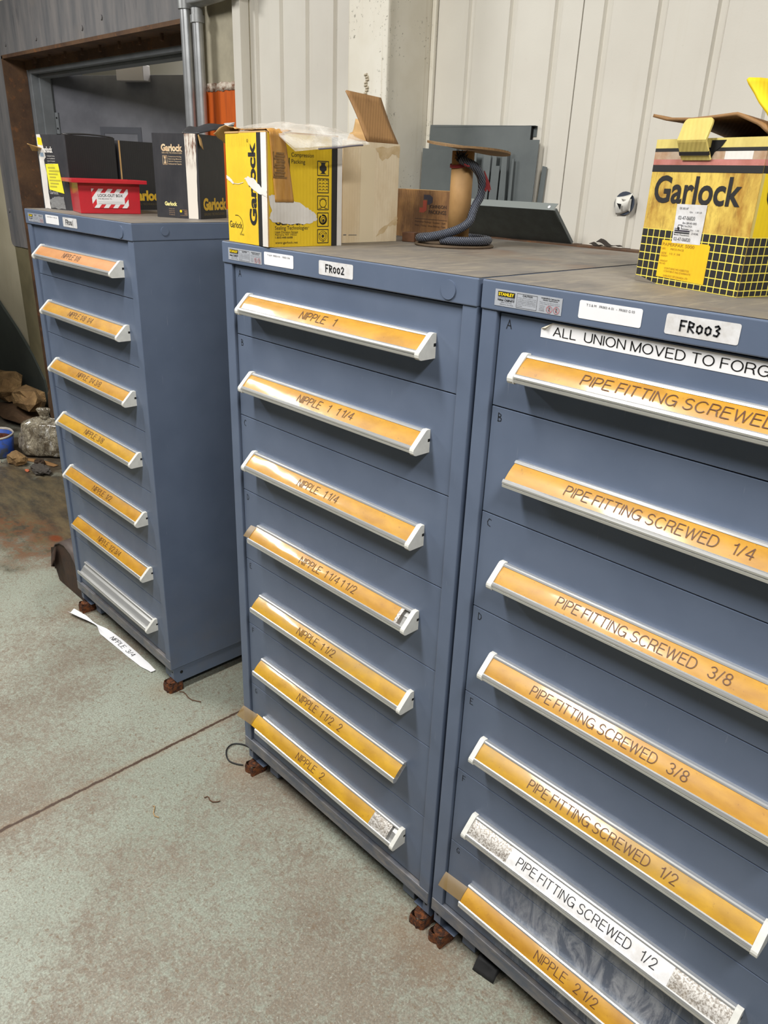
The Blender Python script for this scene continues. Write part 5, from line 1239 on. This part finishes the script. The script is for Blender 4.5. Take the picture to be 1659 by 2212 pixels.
PBAG = NT('crumpled_brown_paper'); PBAG.color(PBAG.mix(PBAG.ramp(PBAG.noise(7, 5), .35, .65), lin((176, 142, 96)), lin((132, 102, 66)))); PBAG.set(.8); PBAG.bump(PBAG.noise(14, 5, .7, None, 1.6), .9, .04); PBAG = PBAG.m
PBAG_D = plain('dark_brown_paper', (98, 74, 52), .85, 0, .3, 12, 0, .5)
G_ = 'crumpled paper in the corner heap'
crumple('paper_bag', 'flattened brown paper at the bottom of the heap, under the other bags', 'paper bag', (-3.98, .82, 0.001), (.34, .11, .055), PBAG_D, .22, 2.2, 4, sub=2, group=G_)
crumple('paper_bag', 'large crumpled brown paper bag at the left edge of the rubbish heap', 'paper bag', (-4.20, .83, .122), (.20, .10, .10), PBAG, .20, 1.5, 1, sub=2, group=G_)
crumple('paper_bag', 'crumpled brown paper bag just above the clear plastic sack', 'paper bag', (-3.80, .83, .122), (.17, .09, .085), PBAG, .22, 1.6, 2, sub=2, group=G_)
crumple('paper_bag', 'dark crumpled paper bag at the back of the heap near the doorway', 'paper bag', (-3.56, .93, .0), (.07, .05, .17), PBAG_D, .30, 2.0, 3, sub=2, group=G_)
crumple('paper_wad', 'small wad of dirty brown paper lying before the blue bucket', 'paper', (-3.10, .47, 0), (.070, .05, .040), PBAG, .35, 2.4, 5, sub=2, group=G_)
crumple('grey_rag', 'dark grey rag lying on the floor right of the paper wad', 'rag', (-2.88, .52, 0), (.085, .045, .020), plain('dirty_grey_rag', (84, 78, 72), .9, 0, .4, 25), .35, 2.6, 6)
crumple('dirt_pile', 'heap of dark sweepings between the paper wad and the grey rag', 'dirt pile', (-3.0, .56, 0), (.035, .03, .02), plain('dark_sweepings', (66, 50, 36), .95, 0, .4, 40, 0, .6), .4, 3.5, 7)
crumple('orange_scrap', 'tiny orange scrap beside the grey rag', 'scrap', (-2.95, .465, 0), (.020, .011, .007), plain('orange_plastic', (206, 112, 76), .5), .2, 2, 8)
CLR = NT('clear_sack_film')
_c = CLR.mix(CLR.ramp(CLR.noise(12, 5, .65, None, 1.2), .40, .60), lin((186, 176, 154)), lin((112, 100, 82)))
_c = CLR.mix(CLR.ramp(CLR.noise(1, 5, .7, CLR.mapping((26, 26, 9), rot=(.2, .3, 0)), 1.5), .56, .68), _c, lin((226, 224, 218)))
CLR.color(_c); CLR.set(.18, 0, .6, .08); CLR.bump(CLR.noise(1, 5, .65, CLR.mapping((16, 16, 7), rot=(.3, .2, 0)), 1.4), 1.0, .05); CLR = CLR.m
sk = thing('plastic_sack', 'tied clear plastic sack of rubbish standing beside the blue bucket', 'plastic sack', (-3.17, .69, 0.008), .78)
b = MB(CLR)
def sack(u, v):
    a = 2 * PI * u; c_, s_ = math.cos(a), math.sin(a)
    k = 1 / max(abs(c_) ** 4 + abs(s_) ** 4, .001) ** .25
    pr = [(0.0, .0), (.9, .004), (1.02, .05), (1.0, .12), (.97, .17), (.86, .205), (.55, .222), (.22, .228), (.13, .245), (.19, .262), (.25, .285), (.10, .300)]
    f_ = v * (len(pr) - 1); i = min(int(f_), len(pr) - 2); f_ -= i; r = pr[i][0] + (pr[i + 1][0] - pr[i][0]) * f_; z = pr[i][1] + (pr[i + 1][1] - pr[i][1]) * f_
    n_ = fbm((c_ * 1.6, s_ * 1.6, z * 9), 1); n2 = fbm((c_ * 4 + z * 6, s_ * 4, z * 14), 1)
    r *= (1 + .10 * n_ + .05 * n2)
    return (.155 * k * r * c_, .085 * k * r * s_, z + .012 * n2 * min(1, z * 12) * (r > .15))
b.grid(sack, 64, 44); b.build('sack_film', sk)
b = MB(CLR); b.tube([(.022 * math.cos(k * .5), .022 * math.sin(k * .5), .240 + .004 * math.sin(k)) for k in range(13)], .009, 7, None, True); b.build('tied_knot', sk)
bk = thing('blue_bucket', 'small blue bucket of rusty scraps at the left edge', 'bucket', (-3.37, .425, 0), 0)
BLU = NT('dirty_blue_plastic'); BLU.color(BLU.mix(BLU.ramp(BLU.noise(14, 5, .7, None, .6), .46, .62), lin((44, 84, 176)), lin((74, 80, 92)))); BLU.set(.45); BLU = BLU.m
b = MB(BLU); wobf = lambda a, z: .86 * (1 + .03 * math.sin(3 * a + z * 9) + .012 * math.sin(7 * a))
b.lathe([(0, .001), (.128, .001), (.133, .01), (.150, .135), (.146, .135), (.128, .012), (0, .012)], (0, 0, 0), 40, None, True, wobf); b.build('pail', bk)
b = MB(plain('white_worn_rim', (206, 198, 186), .6, 0, .25, 40)); b.lathe([(.144, .128), (.153, .130), (.154, .138), (.149, .142), (.144, .138), (.144, .128)], (0, 0, 0), 40, None, True, wobf); b.build('rim', bk)
b = MB(plain('rusty_shavings', (96, 48, 28), .95, 0, .5, 60, 0, .5)); b.grid(lambda u, v: (.118 * v * math.cos(2 * PI * u), .118 * v * math.sin(2 * PI * u), .105 + .030 * fbm((math.cos(2 * PI * u) * v * 4, math.sin(2 * PI * u) * v * 4, 2), 1) * (1 - v ** 4)), 40, 12, None, False); b.build('contents', bk)
# leaning boards at the far left
b = MB(plain('grey_green_board', (104, 110, 100), .7, 0, .25, 5)); b.M = Matrix.Translation((-4.45, .962, .003)) @ Matrix.Rotation(.06, 4, 'X') @ Matrix.Rotation(-.62, 4, 'Y')
b.box(-.05, -.012, .32, .40, .0, 1.1)
b = MB(plain('dark_green_board', (66, 72, 68), .7, 0, .25, 5))
b.prism_y([(-4.9, .002), (-3.78, .002), (-3.86, .30), (-4.02, .45), (-4.25, .60), (-4.9, .95)], .972, .990)
tag(b.build('leaning_board', None), 'dark green sloping board leaning on the wall behind the heap', 'board')
b = MB(plain('pale_green_plank', (138, 146, 132), .7, 0, .2, 6)); b.M = Matrix.Translation((-4.06, .60, .001)) @ Matrix.Rotation(-.08, 4, 'X')
b.box(-.14, -.02, 0, .045, .0, .36); tag(b.build('plank', None), 'pale grey green plank standing at the left edge behind the bucket', 'plank')
tb = MB(plain('dirty_white_tile', (206, 198, 180), .6)); tb.M = Matrix.Translation((-3.24, .36, .001)); tb.box(-.16, -.05, 0, .05, .04, .022); tag(tb.build('foam_slab', None, .002), 'dirty white slab on the floor at the left edge', 'slab')
cb_ = MB(BROWN); cb_.grid(lambda u, v: (-3.18 + .25 * u, .515 + .030 * v + .10 * u, .003 + .012 * math.sin(u * 3) * v), 10, 4); tag(cb_.build('card_sheet', None, 0, 2, .003), 'brown cardboard sheet under the front of the clear sack', 'cardboard')
# chips and twigs on the floor
CH = plain('dark_floor_chip', (92, 66, 48), .9)
for (x, y, l, a, nm, lab) in ((.045, -.155, .045, .5, 'rust_sliver', 'curved rusty sliver on the floor before the FR002 cabinet, nearest the foot'), (-.02, -.30, .05, -.3, 'rust_sliver', 'thin pale sliver on the floor left of the other slivers'), (-.42, .05, .10, .2, 'twig', 'dark twig on the floor between the left and middle cabinets')):
    b = MB(CH if nm != 'rust_sliver' or y > -.2 else plain('pale_sliver', (168, 140, 100), .8)); pts = [(x + l * (t_ / 6 - .5) * math.cos(a) - .006 * math.sin(t_), y + l * (t_ / 6 - .5) * math.sin(a) + .006 * math.sin(t_ * 1.3), .0025) for t_ in range(7)]
    b.tube(pts, .0018, 5); tag(b.build(nm, None), lab, 'debris')
